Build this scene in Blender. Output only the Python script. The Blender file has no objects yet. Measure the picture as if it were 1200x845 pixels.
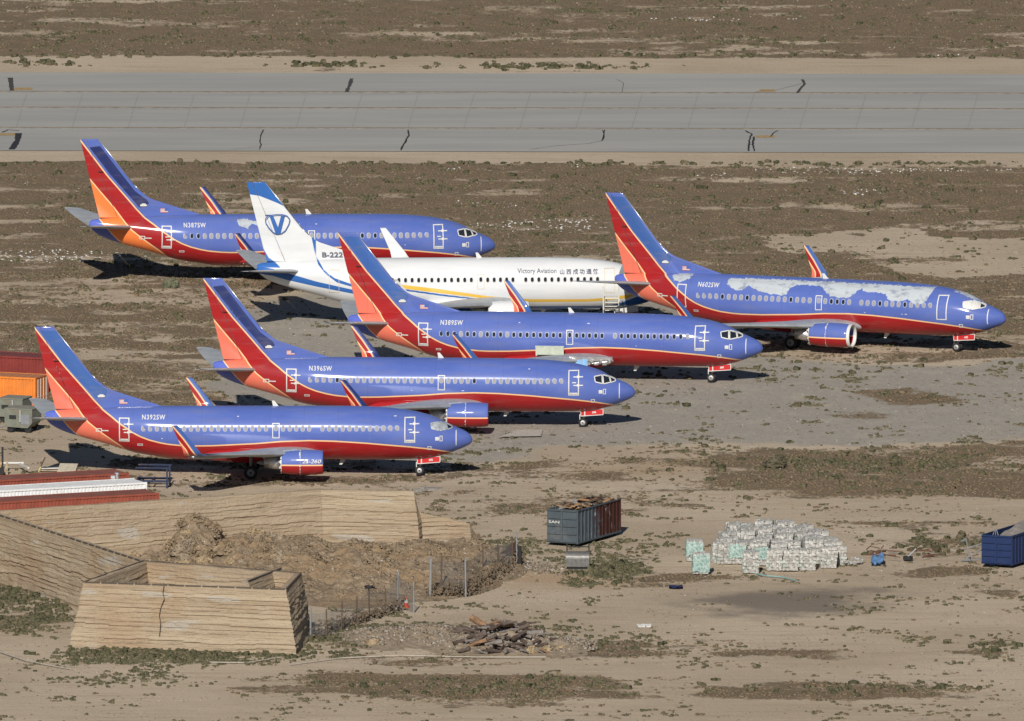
import bpy, math, random
import numpy as np
from mathutils import Vector
random.seed(7); rng = np.random.default_rng(7)
S = bpy.context.scene; C = S.collection
R = math.radians

# ------------------------------------------------------------------ camera numbers
EL = 0.12749434; DIST = 2439.39; FPX = 37445.2       # elevation, distance to the apron centre, focal length in 1200-px units
FW = np.array([0, math.cos(EL), -math.sin(EL)]); RT = np.array([1., 0, 0]); UP = np.cross(RT, FW); CAM = -FW * DIST
def P(px, py, z=0.0):
    """photo pixel -> world point on the level z"""
    d = FW * FPX + RT * (px - 600) + UP * (422.5 - py)
    t = (z - CAM[2]) / d[2]
    q = CAM + d * t
    return Vector((q[0], q[1], z))
def proj(X, Y, Z):
    x = X - CAM[0]; y = Y - CAM[1]; z = Z - CAM[2]
    dz = y * FW[1] + z * FW[2]; u = y * UP[1] + z * UP[2]
    return 600 + x / dz * FPX, 422.5 - u / dz * FPX

# ------------------------------------------------------------------ noise in numpy
def vnoise(x, y, seed=0):
    xi = np.floor(x).astype(np.int64); yi = np.floor(y).astype(np.int64)
    xf = x - xi; yf = y - yi
    xf = xf * xf * (3 - 2 * xf); yf = yf * yf * (3 - 2 * yf)
    def h(a, b):
        n = (a * 374761393 + b * 668265263 + seed * 144665) & 0x7fffffff
        n = ((n ^ (n >> 13)) * 1274126177) & 0x7fffffff
        n = n ^ (n >> 16)
        return (n & 0xffff) / 65535.0
    a = h(xi, yi); b = h(xi + 1, yi); c = h(xi, yi + 1); d = h(xi + 1, yi + 1)
    return (a * (1 - xf) + b * xf) * (1 - yf) + (c * (1 - xf) + d * xf) * yf
def fbm(x, y, seed=0, o=4):
    x = np.asarray(x, float); y = np.asarray(y, float)
    s = 0; a = .5; t = 0
    for i in range(o):
        s = s + a * vnoise(x * 2**i, y * 2**i, seed + i * 17); t += a; a *= .5
    return s / t

# ------------------------------------------------------------------ node helpers
class M:
    def __init__(s, name, rough=.6, spec=.4, metal=0):
        s.m = bpy.data.materials.new(name); s.m.use_nodes = True; s.nt = s.m.node_tree
        s.b = s.nt.nodes['Principled BSDF']; s.out = s.nt.nodes['Material Output']
        s.b.inputs['Roughness'].default_value = rough; s.b.inputs['Specular IOR Level'].default_value = spec
        s.b.inputs['Metallic'].default_value = metal; s._tc = None
    def n(s, t, **k):
        nd = s.nt.nodes.new(t)
        for a, v in k.items(): setattr(nd, a, v)
        return nd
    def put(s, inp, v):
        if isinstance(v, bpy.types.NodeSocket): s.nt.links.new(v, inp)
        elif isinstance(v, (tuple, list)) and len(v) == 3 and inp.type == 'RGBA': inp.default_value = (*v, 1)
        else: inp.default_value = v
    def tc(s, which='Object'):
        if s._tc is None: s._tc = s.n('ShaderNodeTexCoord')
        return s._tc.outputs[which]
    def math(s, op, a, b=0, c=0, clamp=False):
        nd = s.n('ShaderNodeMath', operation=op, use_clamp=clamp)
        s.put(nd.inputs[0], a); s.put(nd.inputs[1], b); s.put(nd.inputs[2], c); return nd.outputs[0]
    def mix(s, f, a, b, blend='MIX'):
        nd = s.n('ShaderNodeMix', data_type='RGBA', blend_type=blend)
        s.put(nd.inputs[0], f); s.put(nd.inputs[6], a); s.put(nd.inputs[7], b); return nd.outputs[2]
    def attr(s, name):
        nd = s.n('ShaderNodeAttribute'); nd.attribute_name = name; return nd.outputs['Fac']
    def step(s, v, a, b):
        nd = s.n('ShaderNodeMapRange', interpolation_type='SMOOTHSTEP'); s.put(nd.inputs[0], v)
        nd.inputs[1].default_value = a; nd.inputs[2].default_value = b; return nd.outputs[0]
    def mapv(s, scale, src=None):
        nd = s.n('ShaderNodeMapping'); s.put(nd.inputs[0], src or s.tc()); nd.inputs['Scale'].default_value = scale; return nd.outputs[0]
    def noise(s, scale, detail=4, rough=.55, vec=None, dist=0):
        nd = s.n('ShaderNodeTexNoise'); s.put(nd.inputs['Vector'], vec or s.tc()); nd.inputs['Scale'].default_value = scale
        nd.inputs['Detail'].default_value = detail; nd.inputs['Roughness'].default_value = rough; nd.inputs['Distortion'].default_value = dist
        return nd.outputs[0]
    def vor(s, scale, vec=None, out='Distance', **k):
        nd = s.n('ShaderNodeTexVoronoi', **k); s.put(nd.inputs['Vector'], vec or s.tc()); nd.inputs['Scale'].default_value = scale
        return nd.outputs[out]
    def bump(s, h, strength=.5, dist=.05):
        nd = s.n('ShaderNodeBump'); s.put(nd.inputs['Height'], h); nd.inputs['Strength'].default_value = strength
        nd.inputs['Distance'].default_value = dist; s.put(s.b.inputs['Normal'], nd.outputs[0])
    def col(s, v): s.put(s.b.inputs['Base Color'], v); return s
def simple(name, col, rough=.6, metal=0, var=.12, scale=3, dirt=None, damt=.3):
    m = M(name, rough, .4, metal)
    n = m.noise(scale, 5, .6)
    c = m.mix(m.step(n, .3, .7), tuple(x * (1 - var) for x in col), tuple(min(1, x * (1 + var)) for x in col))
    if dirt:
        n2 = m.noise(scale * .6, 6, .7, dist=.6)
        c = m.mix(m.math('MULTIPLY', m.step(n2, .5, .68), damt), c, dirt)
    m.col(c); return m.m

# ------------------------------------------------------------------ mesh / object helpers
def mesh(name, v, f, mats=(), smooth=False, attrs=None, mi=None):
    me = bpy.data.meshes.new(name)
    me.from_pydata([tuple(map(float, p)) for p in v] if not isinstance(v, np.ndarray) else v.tolist(), [], f if isinstance(f, list) else f.tolist())
    for m in mats: me.materials.append(m)
    if smooth: me.polygons.foreach_set('use_smooth', [True] * len(me.polygons))
    if mi is not None: me.polygons.foreach_set('material_index', mi)
    for k, a in (attrs or {}).items():
        at = me.attributes.new(k, 'FLOAT', 'POINT'); at.data.foreach_set('value', np.asarray(a, dtype=np.float32))
    me.update(); return me
def link(name, data, parent=None, loc=None, rot=None, mat=None):
    o = bpy.data.objects.new(name, data); C.objects.link(o)
    if parent: o.parent = parent
    if loc is not None: o.location = loc
    if rot is not None: o.rotation_euler = rot
    if mat is not None: setmat(o, mat)
    return o
def setmat(o, *mats):
    for i, m in enumerate(mats):
        if m: o.material_slots[i].link = 'OBJECT'; o.material_slots[i].material = m
def tag(o, label=None, cat=None, group=None, kind=None):
    if label: o['label'] = label
    if cat: o['category'] = cat
    if group: o['group'] = group
    if kind: o['kind'] = kind
    return o
class MB:
    """collects simple solids into one mesh"""
    def __init__(s): s.v = []; s.f = []; s.mi = []
    def add(s, v, f, k=0):
        o = len(s.v); s.v += [tuple(p) for p in v]; s.f += [[i + o for i in q] for q in f]; s.mi += [k] * len(f)
    def box(s, c, d, k=0, yaw=0, pitch=0, roll=0, taper=1):
        hx, hy, hz = d[0] / 2, d[1] / 2, d[2] / 2; v = []
        from mathutils import Euler
        E = Euler((roll, pitch, yaw)).to_matrix()
        for z in (-1, 1):
            t = 1 if z < 0 else taper
            for x, y in ((-1, -1), (1, -1), (1, 1), (-1, 1)):
                v.append(E @ Vector((x * hx * t, y * hy * t, z * hz)) + Vector(c))
        s.add(v, [[3, 2, 1, 0], [4, 5, 6, 7], [0, 1, 5, 4], [1, 2, 6, 5], [2, 3, 7, 6], [3, 0, 4, 7]], k)
    def tube(s, a, b, r0, r1=None, n=10, k=0):
        r1 = r0 if r1 is None else r1
        a = Vector(a); b = Vector(b); d = (b - a).normalized()
        u = d.orthogonal().normalized(); w = d.cross(u); v = []
        for p, r in ((a, r0), (b, r1)):
            for i in range(n):
                t = 2 * math.pi * i / n; v.append(p + u * math.cos(t) * r + w * math.sin(t) * r)
        s.add(v, [[i, (i + 1) % n, n + (i + 1) % n, n + i] for i in range(n)] + [list(range(n))[::-1], list(range(n, 2 * n))], k)
    def quad(s, p, k=0): s.add(p, [list(range(len(p)))], k)
    def build(s, name, mats, parent=None, smooth=False, **kw):
        return link(name, mesh(name, s.v, s.f, mats, smooth, mi=s.mi), parent, **kw)
def grid_faces(nu, nv, wrap=False):
    i = np.arange(nu - 1)[:, None]; j = np.arange(nv if wrap else nv - 1)[None, :]
    a = i * nv + j; b = i * nv + (j + 1) % nv
    return np.stack([a, b, b + nv, a + nv], -1).reshape(-1, 4)
def sdf(x, z, poly):
    """signed distance to a closed outline, positive inside"""
    p = np.asarray(poly, float); q = np.roll(p, -1, 0)
    x = np.asarray(x, float); z = np.asarray(z, float)
    best = np.full(x.shape, 1e9); ins = np.zeros(x.shape, bool)
    for (x0, y0), (x1, y1) in zip(p, q):
        dx, dy = x1 - x0, y1 - y0
        t = np.clip(((x - x0) * dx + (z - y0) * dy) / (dx * dx + dy * dy + 1e-12), 0, 1)
        best = np.minimum(best, np.hypot(x - x0 - t * dx, z - y0 - t * dy))
        c = (y0 > z) != (y1 > z)
        with np.errstate(divide='ignore', invalid='ignore'):
            ins ^= c & (x < (x1 - x0) * (z - y0) / (y1 - y0 + 1e-15) + x0)
    return np.where(ins, best, -best)
def pchip(xs, ys):
    xs = np.array(xs, float); ys = np.array(ys, float); h = np.diff(xs); d = np.diff(ys) / h
    m = np.zeros(len(xs)); m[0] = d[0]; m[-1] = d[-1]
    for i in range(1, len(xs) - 1):
        if d[i - 1] * d[i] > 0:
            w1 = 2 * h[i] + h[i - 1]; w2 = h[i] + 2 * h[i - 1]; m[i] = (w1 + w2) / (w1 / d[i - 1] + w2 / d[i])
    def f(x):
        x = np.clip(np.asarray(x, float), xs[0], xs[-1]); i = np.clip(np.searchsorted(xs, x) - 1, 0, len(h) - 1)
        t = (x - xs[i]) / h[i]
        return ((1 + 2 * t) * (1 - t)**2 * ys[i] + t * (1 - t)**2 * h[i] * m[i] + t * t * (3 - 2 * t) * ys[i + 1] + t * t * (t - 1) * h[i] * m[i + 1])
    return f
def text_geo(txt, size, bold=0.0, shear=0.0, space=1.0):
    cu = bpy.data.curves.new('t', 'FONT'); cu.body = txt; cu.size = size; cu.offset = bold; cu.shear = shear; cu.space_character = space; cu.resolution_u = 3
    o = bpy.data.objects.new('t', cu); C.objects.link(o)
    dg = bpy.context.evaluated_depsgraph_get(); me = bpy.data.meshes.new_from_object(o.evaluated_get(dg))
    v = [tuple(p.co) for p in me.vertices]; f = [list(p.vertices) for p in me.polygons]
    bpy.data.objects.remove(o); bpy.data.curves.remove(cu); bpy.data.meshes.remove(me)
    return v, f

# ------------------------------------------------------------------ world, sun, camera
w = bpy.data.worlds.new('World'); S.world = w; w.use_nodes = True
nt = w.node_tree; bg = nt.nodes['Background']; sky = nt.nodes.new('ShaderNodeTexSky'); sky.sky_type = 'NISHITA'; sky.sun_disc = False
SE = R(31.5); SAZ = math.atan2(-.125, -.992)
sky.sun_elevation = SE; sky.sun_rotation = SAZ % (2 * math.pi); sky.air_density = .7; sky.dust_density = .2
nt.links.new(sky.outputs[0], bg.inputs[0]); bg.inputs[1].default_value = .05
sl = bpy.data.lights.new('sun', 'SUN'); sl.energy = 5.0; sl.angle = R(.53); sl.color = (1, .945, .86)
so = link('sun', sl); sd = Vector((math.sin(SAZ) * math.cos(SE), math.cos(SAZ) * math.cos(SE), math.sin(SE)))
so.rotation_euler = sd.to_track_quat('Z', 'Y').to_euler(); so.location = sd * 300
cd = bpy.data.cameras.new('camera'); cam = link('camera', cd); cam.location = CAM
cam.rotation_euler = (math.pi / 2 - EL, 0, 0); cd.sensor_width = 36; cd.lens = FPX / 1200 * 36; cd.clip_start = 10; cd.clip_end = 20000
S.camera = cam
S.view_settings.view_transform = 'Standard'; S.view_settings.look = 'None'; S.view_settings.exposure = -.02; S.view_settings.gamma = 1

# ================================================================== GROUND
def ell(px, py, L):
    s = np.zeros_like(px)
    for cx, cy, rx, ry, a in L:
        d = ((px - cx) / rx)**2 + ((py - cy) / ry)**2
        s = np.maximum(s, a * 1.08 * np.exp(-np.maximum(d - .25, 0) * .75))
    return s
def band(v, a, b, s): return np.clip((v - a) / s + .5, 0, 1) * np.clip((b - v) / s + .5, 0, 1)
def pol(px, py, poly, soft=6, ys=4):
    return np.clip(sdf(px, py * ys, [(a, b * ys) for a, b in poly]) / soft + .5, 0, 1)
def fields(X, Y):
    px, py = proj(X, Y, 0 * X)
    wob = (fbm(X * .06, Y * .05, 5) - .5)
    wa = fbm(X * .10 + 40, Y * .07, 15, 5) - .5; wb_ = fbm(X * .13 + 80, Y * .13, 25, 5) - .5
    qx = px + wob * 70 + wa * 150; qy = py + wob * 10 + wb_ * 26 - (px - 600) * .0025
    V = np.full(px.shape, .12)
    V = np.where(qy < 190, 0, V)
    V = np.maximum(V, .95 * band(py - (px - 600) * .0025 + wob * 5, -900, 67, 3))
    V = np.maximum(V, ell(px, py, [(50, 76, 40, 5, .42), (385, 78, 50, 5, .5), (640, 78, 125, 6, .5)]))
    V = np.maximum(V, .93 * band(py - (px - 600) * .0025 + wob * 6, 191, 335, 4) )
    V = np.maximum(V, .70 * pol(qx, qy, [(-300, 320), (340, 320), (300, 380), (250, 470), (200, 480), (-300, 500)], 40))
    V = np.maximum(V, .74 * pol(qx, qy, [(820, 325), (1500, 325), (1500, 392), (1240, 425), (1000, 418), (820, 428)], 40))
    V = np.where(pol(qx, qy, [(925, 284), (985, 273), (1500, 268), (1500, 318), (1130, 322), (1040, 306), (950, 296)], 14) > .5, .12, V)
    V = np.maximum(V, .55 * ell(px, py, [(1010, 300, 90, 10, .95), (1100, 305, 40, 6, .8)]))
    V = np.maximum(V, .8 * pol(qx, qy, [(830, 523), (1000, 520), (1500, 512), (1500, 583), (1000, 586), (900, 590), (820, 560)], 26))
    V = np.maximum(V, .50 * pol(qx, qy, [(560, 545), (650, 527), (840, 521), (900, 590), (700, 600), (480, 620), (470, 580)], 30))
    V = np.maximum(V, .55 * pol(qx, qy, [(150, 535), (560, 545), (580, 572), (170, 575)], 20))
    V = np.maximum(V, ell(qx, qy, [(1080, 467, 75, 7, .72), (1045, 489, 40, 4, .6), (760, 594, 60, 6, .6), (1070, 611, 130, 12, .62), (1095, 640, 70, 20, .5),
        (700, 600, 100, 10, .5), (790, 680, 90, 8, .5), (1100, 668, 28, 7, .7), (1185, 690, 30, 8, .7), (1165, 757, 55, 10, .62), (700, 758, 110, 9, .62),
        (930, 766, 75, 6, .66), (545, 806, 200, 14, .74), (1010, 806, 200, 11, .62), (1150, 722, 40, 5, .5), (560, 772, 160, 7, .45), (36, 715, 60, 34, .7), (870, 745, 60, 3, .35)]))
    Gn = ell(qx, qy, [(700, 663, 48, 17, .75), (640, 640, 60, 12, .45), (36, 715, 55, 32, .52), (20, 700, 30, 10, .6), (75, 728, 25, 8, .6), (210, 772, 150, 8, .8), (415, 745, 80, 14, .75), (690, 682, 28, 6, .7),
        (560, 738, 110, 10, .5), (150, 790, 100, 8, .4), (460, 556, 120, 7, .35), (1090, 538, 160, 14, .35), (640, 12, 60, 3, .6), (230, 360, 60, 5, .3), (700, 400, 80, 10, .3)])
    Gr = pol(qx, qy, [(330, 350), (420, 330), (900, 340), (880, 420), (1050, 425), (1500, 405), (1500, 512), (850, 519), (650, 524), (540, 545), (330, 545), (250, 470), (260, 400)], 60) * .95
    Gr = np.maximum(Gr, ell(px, py, [(150, 300, 260, 10, .35), (650, 262, 120, 9, .4)]))
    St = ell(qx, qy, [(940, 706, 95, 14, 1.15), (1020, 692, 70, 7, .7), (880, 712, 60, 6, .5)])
    Fl = ell(px, py, [(640, 262, 75, 8, 1), (60, 298, 110, 7, .9), (250, 305, 60, 8, .6), (1000, 200, 150, 4, .8), (850, 206, 60, 4, .5), (1010, 226, 30, 3, .9), (420, 300, 60, 6, .5),
        (935, 22, 25, 3, .9), (830, 23, 50, 2.2, .8), (1125, 66, 14, 2.5, 1), (560, 240, 60, 5, .6), (1100, 66, 30, 2, .6), (200, 210, 200, 3, .3), (600, 198, 300, 4, .45)])
    Or = ell(qx, qy, [(640, 678, 90, 8, .8), (700, 545, 60, 6, .5), (760, 548, 70, 8, .5)])
    stk = fbm(X * .045 + 9, Y * .22, 61, 4) - .5; stk2 = fbm(X * .16 + 3, Y * .30, 71, 3) - .5
    V = V + np.where(V > .3, stk * 1.3 + stk2 * 1.0, 0); Gn = Gn + np.where(Gn > .1, stk2 * .9, 0) * 1.0 - .06
    return V, Gn, Gr, St, Fl, Or
gx = np.concatenate([[-9000, -3000, -900, -300, -140], np.arange(-62, 62.1, .5), [140, 300, 900, 3000, 9000]])
gy = np.concatenate([[-9000, -2600, -900, -400, -260], np.arange(-215, 262, .62), [330, 500, 900, 3000, 9000]])
GX, GY = np.meshgrid(gx, gy, indexing='ij'); gX = GX.ravel(); gY = GY.ravel()
V, Gn, Gr, St, Fl, Or = fields(gX, gY)
def bumpz(X, Y):
    a = (fbm(X * .5, Y * .35, 3, 3) - .5) * .10 + (fbm(X * .07, Y * .05, 9, 3) - .5) * .15
    m = np.clip((Y - 118) / 6, 0, 1) * np.clip((200 - Y) / 6, 0, 1)
    return a * (1 - m) - .02
gZ = bumpz(gX, gY)
gm = M('ground_soil', .95, .15)
sc = gm.tc()
n1 = gm.noise(.35, 8, .62); n2 = gm.noise(2.2, 6, .7); n3 = gm.noise(.05, 4, .5); n4 = gm.noise(6.5, 3, .7)
streak = gm.noise(1.0, 4, .6, gm.mapv((.12, 1.1, 1)))
sand = gm.mix(gm.step(n3, .35, .65), (.42, .338, .245), (.50, .41, .305))
sand = gm.mix(gm.math('MULTIPLY', gm.step(streak, .48, .7), .5), sand, (.33, .255, .175))
streak2 = gm.noise(1.0, 3, .7, gm.mapv((.05, 2.6, 1)))
sand = gm.mix(gm.math('MULTIPLY', gm.step(streak2, .56, .66), .38), sand, (.55, .46, .35))
sand = gm.mix(gm.math('MULTIPLY', gm.step(gm.noise(4.5, 5, .75), .56, .7), .45), sand, (.30, .235, .165))
sand = gm.mix(gm.math('MULTIPLY', gm.attr('orange'), .6), sand, (.42, .27, .155))
grav = gm.mix(gm.step(n2, .3, .7), (.29, .262, .222), (.39, .352, .30))
grav = gm.mix(gm.math('MULTIPLY', gm.step(n1, .52, .62), .5), grav, (.42, .37, .30))
c = gm.mix(gm.step(gm.math('ADD', gm.attr('gravel'), gm.math('MULTIPLY', gm.math('SUBTRACT', n1, .5), .9)), .35, .7), sand, grav)
veg = gm.mix(gm.step(n4, .35, .65), (.150, .108, .070), (.24, .178, .116))
veg = gm.mix(gm.step(n1, .45, .6), veg, (.17, .13, .084))
vv = gm.math('ADD', gm.attr('veg'), gm.math('ADD', gm.math('MULTIPLY', gm.math('SUBTRACT', n1, .5), 1.5), gm.math('MULTIPLY', gm.math('SUBTRACT', n2, .5), 1.3)))
vm = gm.step(vv, .5, .75)
c = gm.mix(vm, c, veg)
gv = gm.math('ADD', gm.attr('green'), gm.math('ADD', gm.math('MULTIPLY', gm.math('SUBTRACT', n1, .5), 1.4), gm.math('MULTIPLY', gm.math('SUBTRACT', n2, .5), 1.3)))
c = gm.mix(gm.step(gv, .5, .72), c, gm.mix(gm.step(n4, .4, .6), (.10, .10, .052), (.20, .175, .10)))
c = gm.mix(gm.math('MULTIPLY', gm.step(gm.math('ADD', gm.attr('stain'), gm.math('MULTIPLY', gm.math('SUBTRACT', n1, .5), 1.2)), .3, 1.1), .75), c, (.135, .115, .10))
# pale pebbles and litter glinting among the weeds
vo = gm.vor(1.7, gm.mapv((1, .55, 1)), out='Distance'); pk = gm.math('LESS_THAN', vo, .22)
c = gm.mix(gm.math('MULTIPLY', gm.math('MULTIPLY', pk, gm.step(gm.math('ADD', gm.attr('fleck'), gm.math('MULTIPLY', gm.math('SUBTRACT', n1, .5), 1.6)), .45, .8)), .9), c, (.8, .78, .74))
pk2 = gm.math('LESS_THAN', gm.vor(1.4, out='Distance'), .13)
c = gm.mix(gm.math('MULTIPLY', pk2, .5), c, (.2, .165, .12))
gm.col(c); gm.bump(gm.math('ADD', gm.math('MULTIPLY', n2, 1.0), gm.math('MULTIPLY', n4, .5)), .9, .14)
ground = link('ground', mesh('ground', np.stack([gX, gY, gZ], 1), grid_faces(len(gx), len(gy))[:, ::-1], [gm.m], True,
    dict(veg=V, green=Gn, gravel=Gr, stain=St, fleck=Fl, orange=Or)))
tag(ground, kind='structure')

# runway: a grey asphalt sheet with its slab lines, joints and sealed cracks
def rway(px, py): 
    return P(px, py)
slope = -math.atan2(P(600, 127).y - P(600, 129).y, 54.) * 1.0
rA = P(0, 85); rB = P(1200, 87.3); rC = P(0, 176.5); rD = P(1200, 179.3)
def strip(name, y0a, y0b, y1a, y1b, z, mat, x0=-3000, x1=3000, kind='structure'):
    """sheet between two image lines given by their height at the left and the right side of the photo"""
    a, b = P(0, y0a), P(1200, y0b); c_, d = P(0, y1a), P(1200, y1b)
    f = lambda p, q, x: p.y + (q.y - p.y) * (x - p.x) / (q.x - p.x)
    xs = np.concatenate([[x0], np.arange(-60, 60.1, 4), [x1]])
    v = []
    for x in xs: v += [(x, f(c_, d, x), z), (x, f(a, b, x), z)]
    fc = [[2 * i, 2 * i + 2, 2 * i + 3, 2 * i + 1] for i in range(len(xs) - 1)]
    return tag(link(name, mesh(name, v, fc, [mat])), kind=kind)
rm = M('runway_asphalt', .9, .2)
a1 = rm.noise(.5, 6, .6, rm.mapv((.08, .5, 1))); a2 = rm.noise(7, 4, .7); a3 = rm.noise(.12, 4, .6, rm.mapv((.15, 1, 1)))
rc = rm.mix(rm.step(a1, .35, .68), (.305, .30, .282), (.355, .347, .325))
rc = rm.mix(rm.math('MULTIPLY', rm.step(a3, .5, .7), .4), rc, (.285, .283, .272))
rc = rm.mix(rm.math('MULTIPLY', rm.step(a2, .45, .75), .25), rc, (.38, .37, .34))
rm.col(rc); rm.bump(a2, .3, .02)
strip('runway', 85, 87.3, 176.5, 179.3, .02, rm.m)
line_b = simple('runway_line_rust', (.22, .16, .10), .9, var=.3, scale=1.5)
line_w = simple('runway_line_pale', (.36, .34, .30), .9, var=.3, scale=1.5)
for ya, yb in ((107.6, 109.9), (126.3, 128.0), (150.0, 151.8)):
    strip('runway_line', ya - .9, yb - .9, ya, yb, .026, line_b); strip('runway_line', ya, yb, ya + .8, yb + .8, .026, line_w)
joint = simple('joint_dark', (.245, .24, .226), .9)
mb = MB()
for i in range(-4, 24):
    x = 30 + i * 65.6; a, b = P(x + 1, 110, .03), P(x - 11, 149.5, .03); wd = .022
    mb.quad([(b.x - wd, b.y, .03), (b.x + wd, b.y, .03), (a.x + wd, a.y, .03), (a.x - wd, a.y, .03)])
tag(mb.build('runway_joint', [joint]), kind='structure')
tar = simple('crack_seal', (.022, .021, .02), .7); rust = simple('runway_stain_yellow', (.34, .23, .10), .9, var=.25); dk = simple('patch_grey', (.05, .045, .042), .9)
def ribbon(name, pts, wpx, mat, z=.032, jit=1.2):
    mb = MB(); P2 = []
    for (x0, y0), (x1, y1) in zip(pts, pts[1:]):
        n = max(2, int(abs(x1 - x0) / 3 + abs(y1 - y0) / 1.5))
        for i in range(n): t = i / n; P2.append((x0 + (x1 - x0) * t + random.uniform(-jit, jit) * .5, y0 + (y1 - y0) * t))
    P2.append(pts[-1]); v = []
    for i, (x, y) in enumerate(P2):
        a = P(x, y, z); b = P(*P2[min(i + 1, len(P2) - 1)], z); c_ = P(*P2[max(i - 1, 0)], z)
        d = (b - c_); d.z = 0; d = d.normalized() if d.length > 0 else Vector((1, 0, 0)); nn = Vector((-d.y, d.x, 0))
        ww = wpx / 15.3 * random.uniform(.35, .65); v += [a + nn * ww, a - nn * ww]
    mb.add(v, [[2 * i, 2 * i + 2, 2 * i + 3, 2 * i + 1] for i in range(len(P2) - 1)])
    return tag(mb.build(name, [mat]), kind='structure')
m_ = MB(); m_.quad([P(586, 512, .03), P(634, 511, .03), P(636, 503.5, .03), P(606, 503.5, .03)]); tag(m_.build('concrete_pad', [simple('pad_concrete', (.40, .37, .32), .9, var=.15)]), kind='structure')
ribbon('crack', [(309, 152), (306, 158), (305, 165), (306, 170), (304, 175)], 1.6, tar)
ribbon('crack', [(305, 171), (290, 173), (272, 175)], .5, dk)
ribbon('crack', [(478, 152), (479, 158), (476, 164), (472, 171), (470, 176)], 2.2, tar)
ribbon('crack', [(706, 152), (708, 158), (705, 165), (690, 168), (650, 171), (622, 175)], .9, tar)
ribbon('crack', [(708, 152), (708, 160), (705, 165)], 1.6, tar)
ribbon('crack', [(412, 92), (410, 99), (406, 108)], 4.5, dk, jit=.4)
ribbon('crack', [(722, 93), (731, 97), (729, 108)], .6, tar)
ribbon('crack', [(940, 93), (943, 98), (938, 104), (934, 109)], 3.2, dk)
ribbon('crack', [(939, 98), (920, 103), (908, 106), (892, 106), (883, 109)], .8, dk)
ribbon('crack', [(873, 153), (881, 157), (878, 165), (877, 177)], 2.6, tar); ribbon('crack', [(884, 160), (882, 168), (884, 177)], 2.4, tar)
ribbon('crack', [(911, 153), (905, 157), (903, 160)], 2, tar)
ribbon('crack', [(12, 91), (13, 98), (14, 106)], 7, dk, jit=.3); ribbon('crack', [(22, 156), (20, 165), (14, 175)], 7, tar)
ribbon('crack', [(3, 155), (10, 152), (22, 153)], 3, tar)
for a, b, y in ((886, 908, 160), (890, 908, 106), (16, 38, 104), (0, 18, 157.5)):
    q = [P(a, y - 1.4, .03), P(b, y - 1.4, .03), P(b, y + 1.2, .03), P(a, y + 1.2, .03)]
    m_ = MB(); m_.quad(q[::-1]); tag(m_.build('runway_stain', [rust]), kind='structure')

# ------------------------------------------------------------------ weeds: loose clumps grown over the same fields
def clumps(name, X, Y, r, h, ran, mat, label, z0=None):
    n = len(X); z0 = bumpz(X, Y) if z0 is None else z0
    K = 5; ang = (np.arange(K) / K * 2 * math.pi)[None, :] + rng.uniform(0, 6, (n, 1))
    rb = r[:, None] * rng.uniform(.6, 1.1, (n, K)); rm_ = r[:, None] * rng.uniform(.5, 1.3, (n, K)); a2 = ang + rng.uniform(-.5, .5, (n, K))
    base = np.stack([X[:, None] + rb * np.cos(ang), Y[:, None] + rb * np.sin(ang), np.repeat(z0[:, None] - .03, K, 1)], -1)
    mid = np.stack([X[:, None] + rm_ * np.cos(a2), Y[:, None] + rm_ * np.sin(a2), z0[:, None] + h[:, None] * rng.uniform(.3, .95, (n, K))], -1)
    top = np.stack([X + rng.uniform(-.5, .5, n) * r, Y + rng.uniform(-.5, .5, n) * r, z0 + h * rng.uniform(.8, 1.1, n)], -1)[:, None]
    v = np.concatenate([base, mid, top], 1).reshape(-1, 3); q = []
    o = (np.arange(n) * (2 * K + 1))[:, None]
    tris = []
    for i in range(K):
        j = (i + 1) % K
        tris += [np.concatenate([o + i, o + j, o + K + j], 1), np.concatenate([o + i, o + K + j, o + K + i], 1), np.concatenate([o + K + i, o + K + j, o + 2 * K], 1)]
    f = np.concatenate(tris)
    me = bpy.data.meshes.new(name); me.vertices.add(len(v)); me.vertices.foreach_set('co', v.ravel())
    me.loops.add(len(f) * 3); me.loops.foreach_set('vertex_index', f.ravel().astype(np.int32))
    me.polygons.add(len(f)); me.polygons.foreach_set('loop_start', np.arange(len(f), dtype=np.int32) * 3); me.polygons.foreach_set('loop_total', np.full(len(f), 3, np.int32))
    me.materials.append(mat); at = me.attributes.new('ran', 'FLOAT', 'POINT'); at.data.foreach_set('value', np.repeat(ran, 2 * K + 1).astype(np.float32))
    me.update(calc_edges=True); me.validate()
    return tag(link(name, me), label, None, None, 'stuff')
def weedmat(name, cols):
    m = M(name, .95, .1); r = m.n('ShaderNodeValToRGB'); m.put(r.inputs[0], m.attr('ran')); e = r.color_ramp.elements
    for i, cc in enumerate(cols):
        el_ = e[i] if i < 2 else e.new(i / (len(cols) - 1)); el_.position = i / (len(cols) - 1); el_.color = (*cc, 1)
    m.col(m.mix(m.math('MULTIPLY', m.noise(9, 4, .7), .6), r.outputs[0], (.06, .045, .03), 'MIX')); return m.m
drym = weedmat('dry_grass_mat', [(.18, .13, .082), (.225, .168, .108), (.14, .105, .067), (.25, .192, .128), (.10, .078, .05)])
grm = weedmat('green_weed_mat', [(.085, .09, .048), (.15, .14, .08), (.055, .062, .034), (.2, .175, .11)])
def sample(n, x0, x1, y0, y1): return rng.uniform(x0, x1, n), rng.uniform(y0, y1, n)
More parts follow.
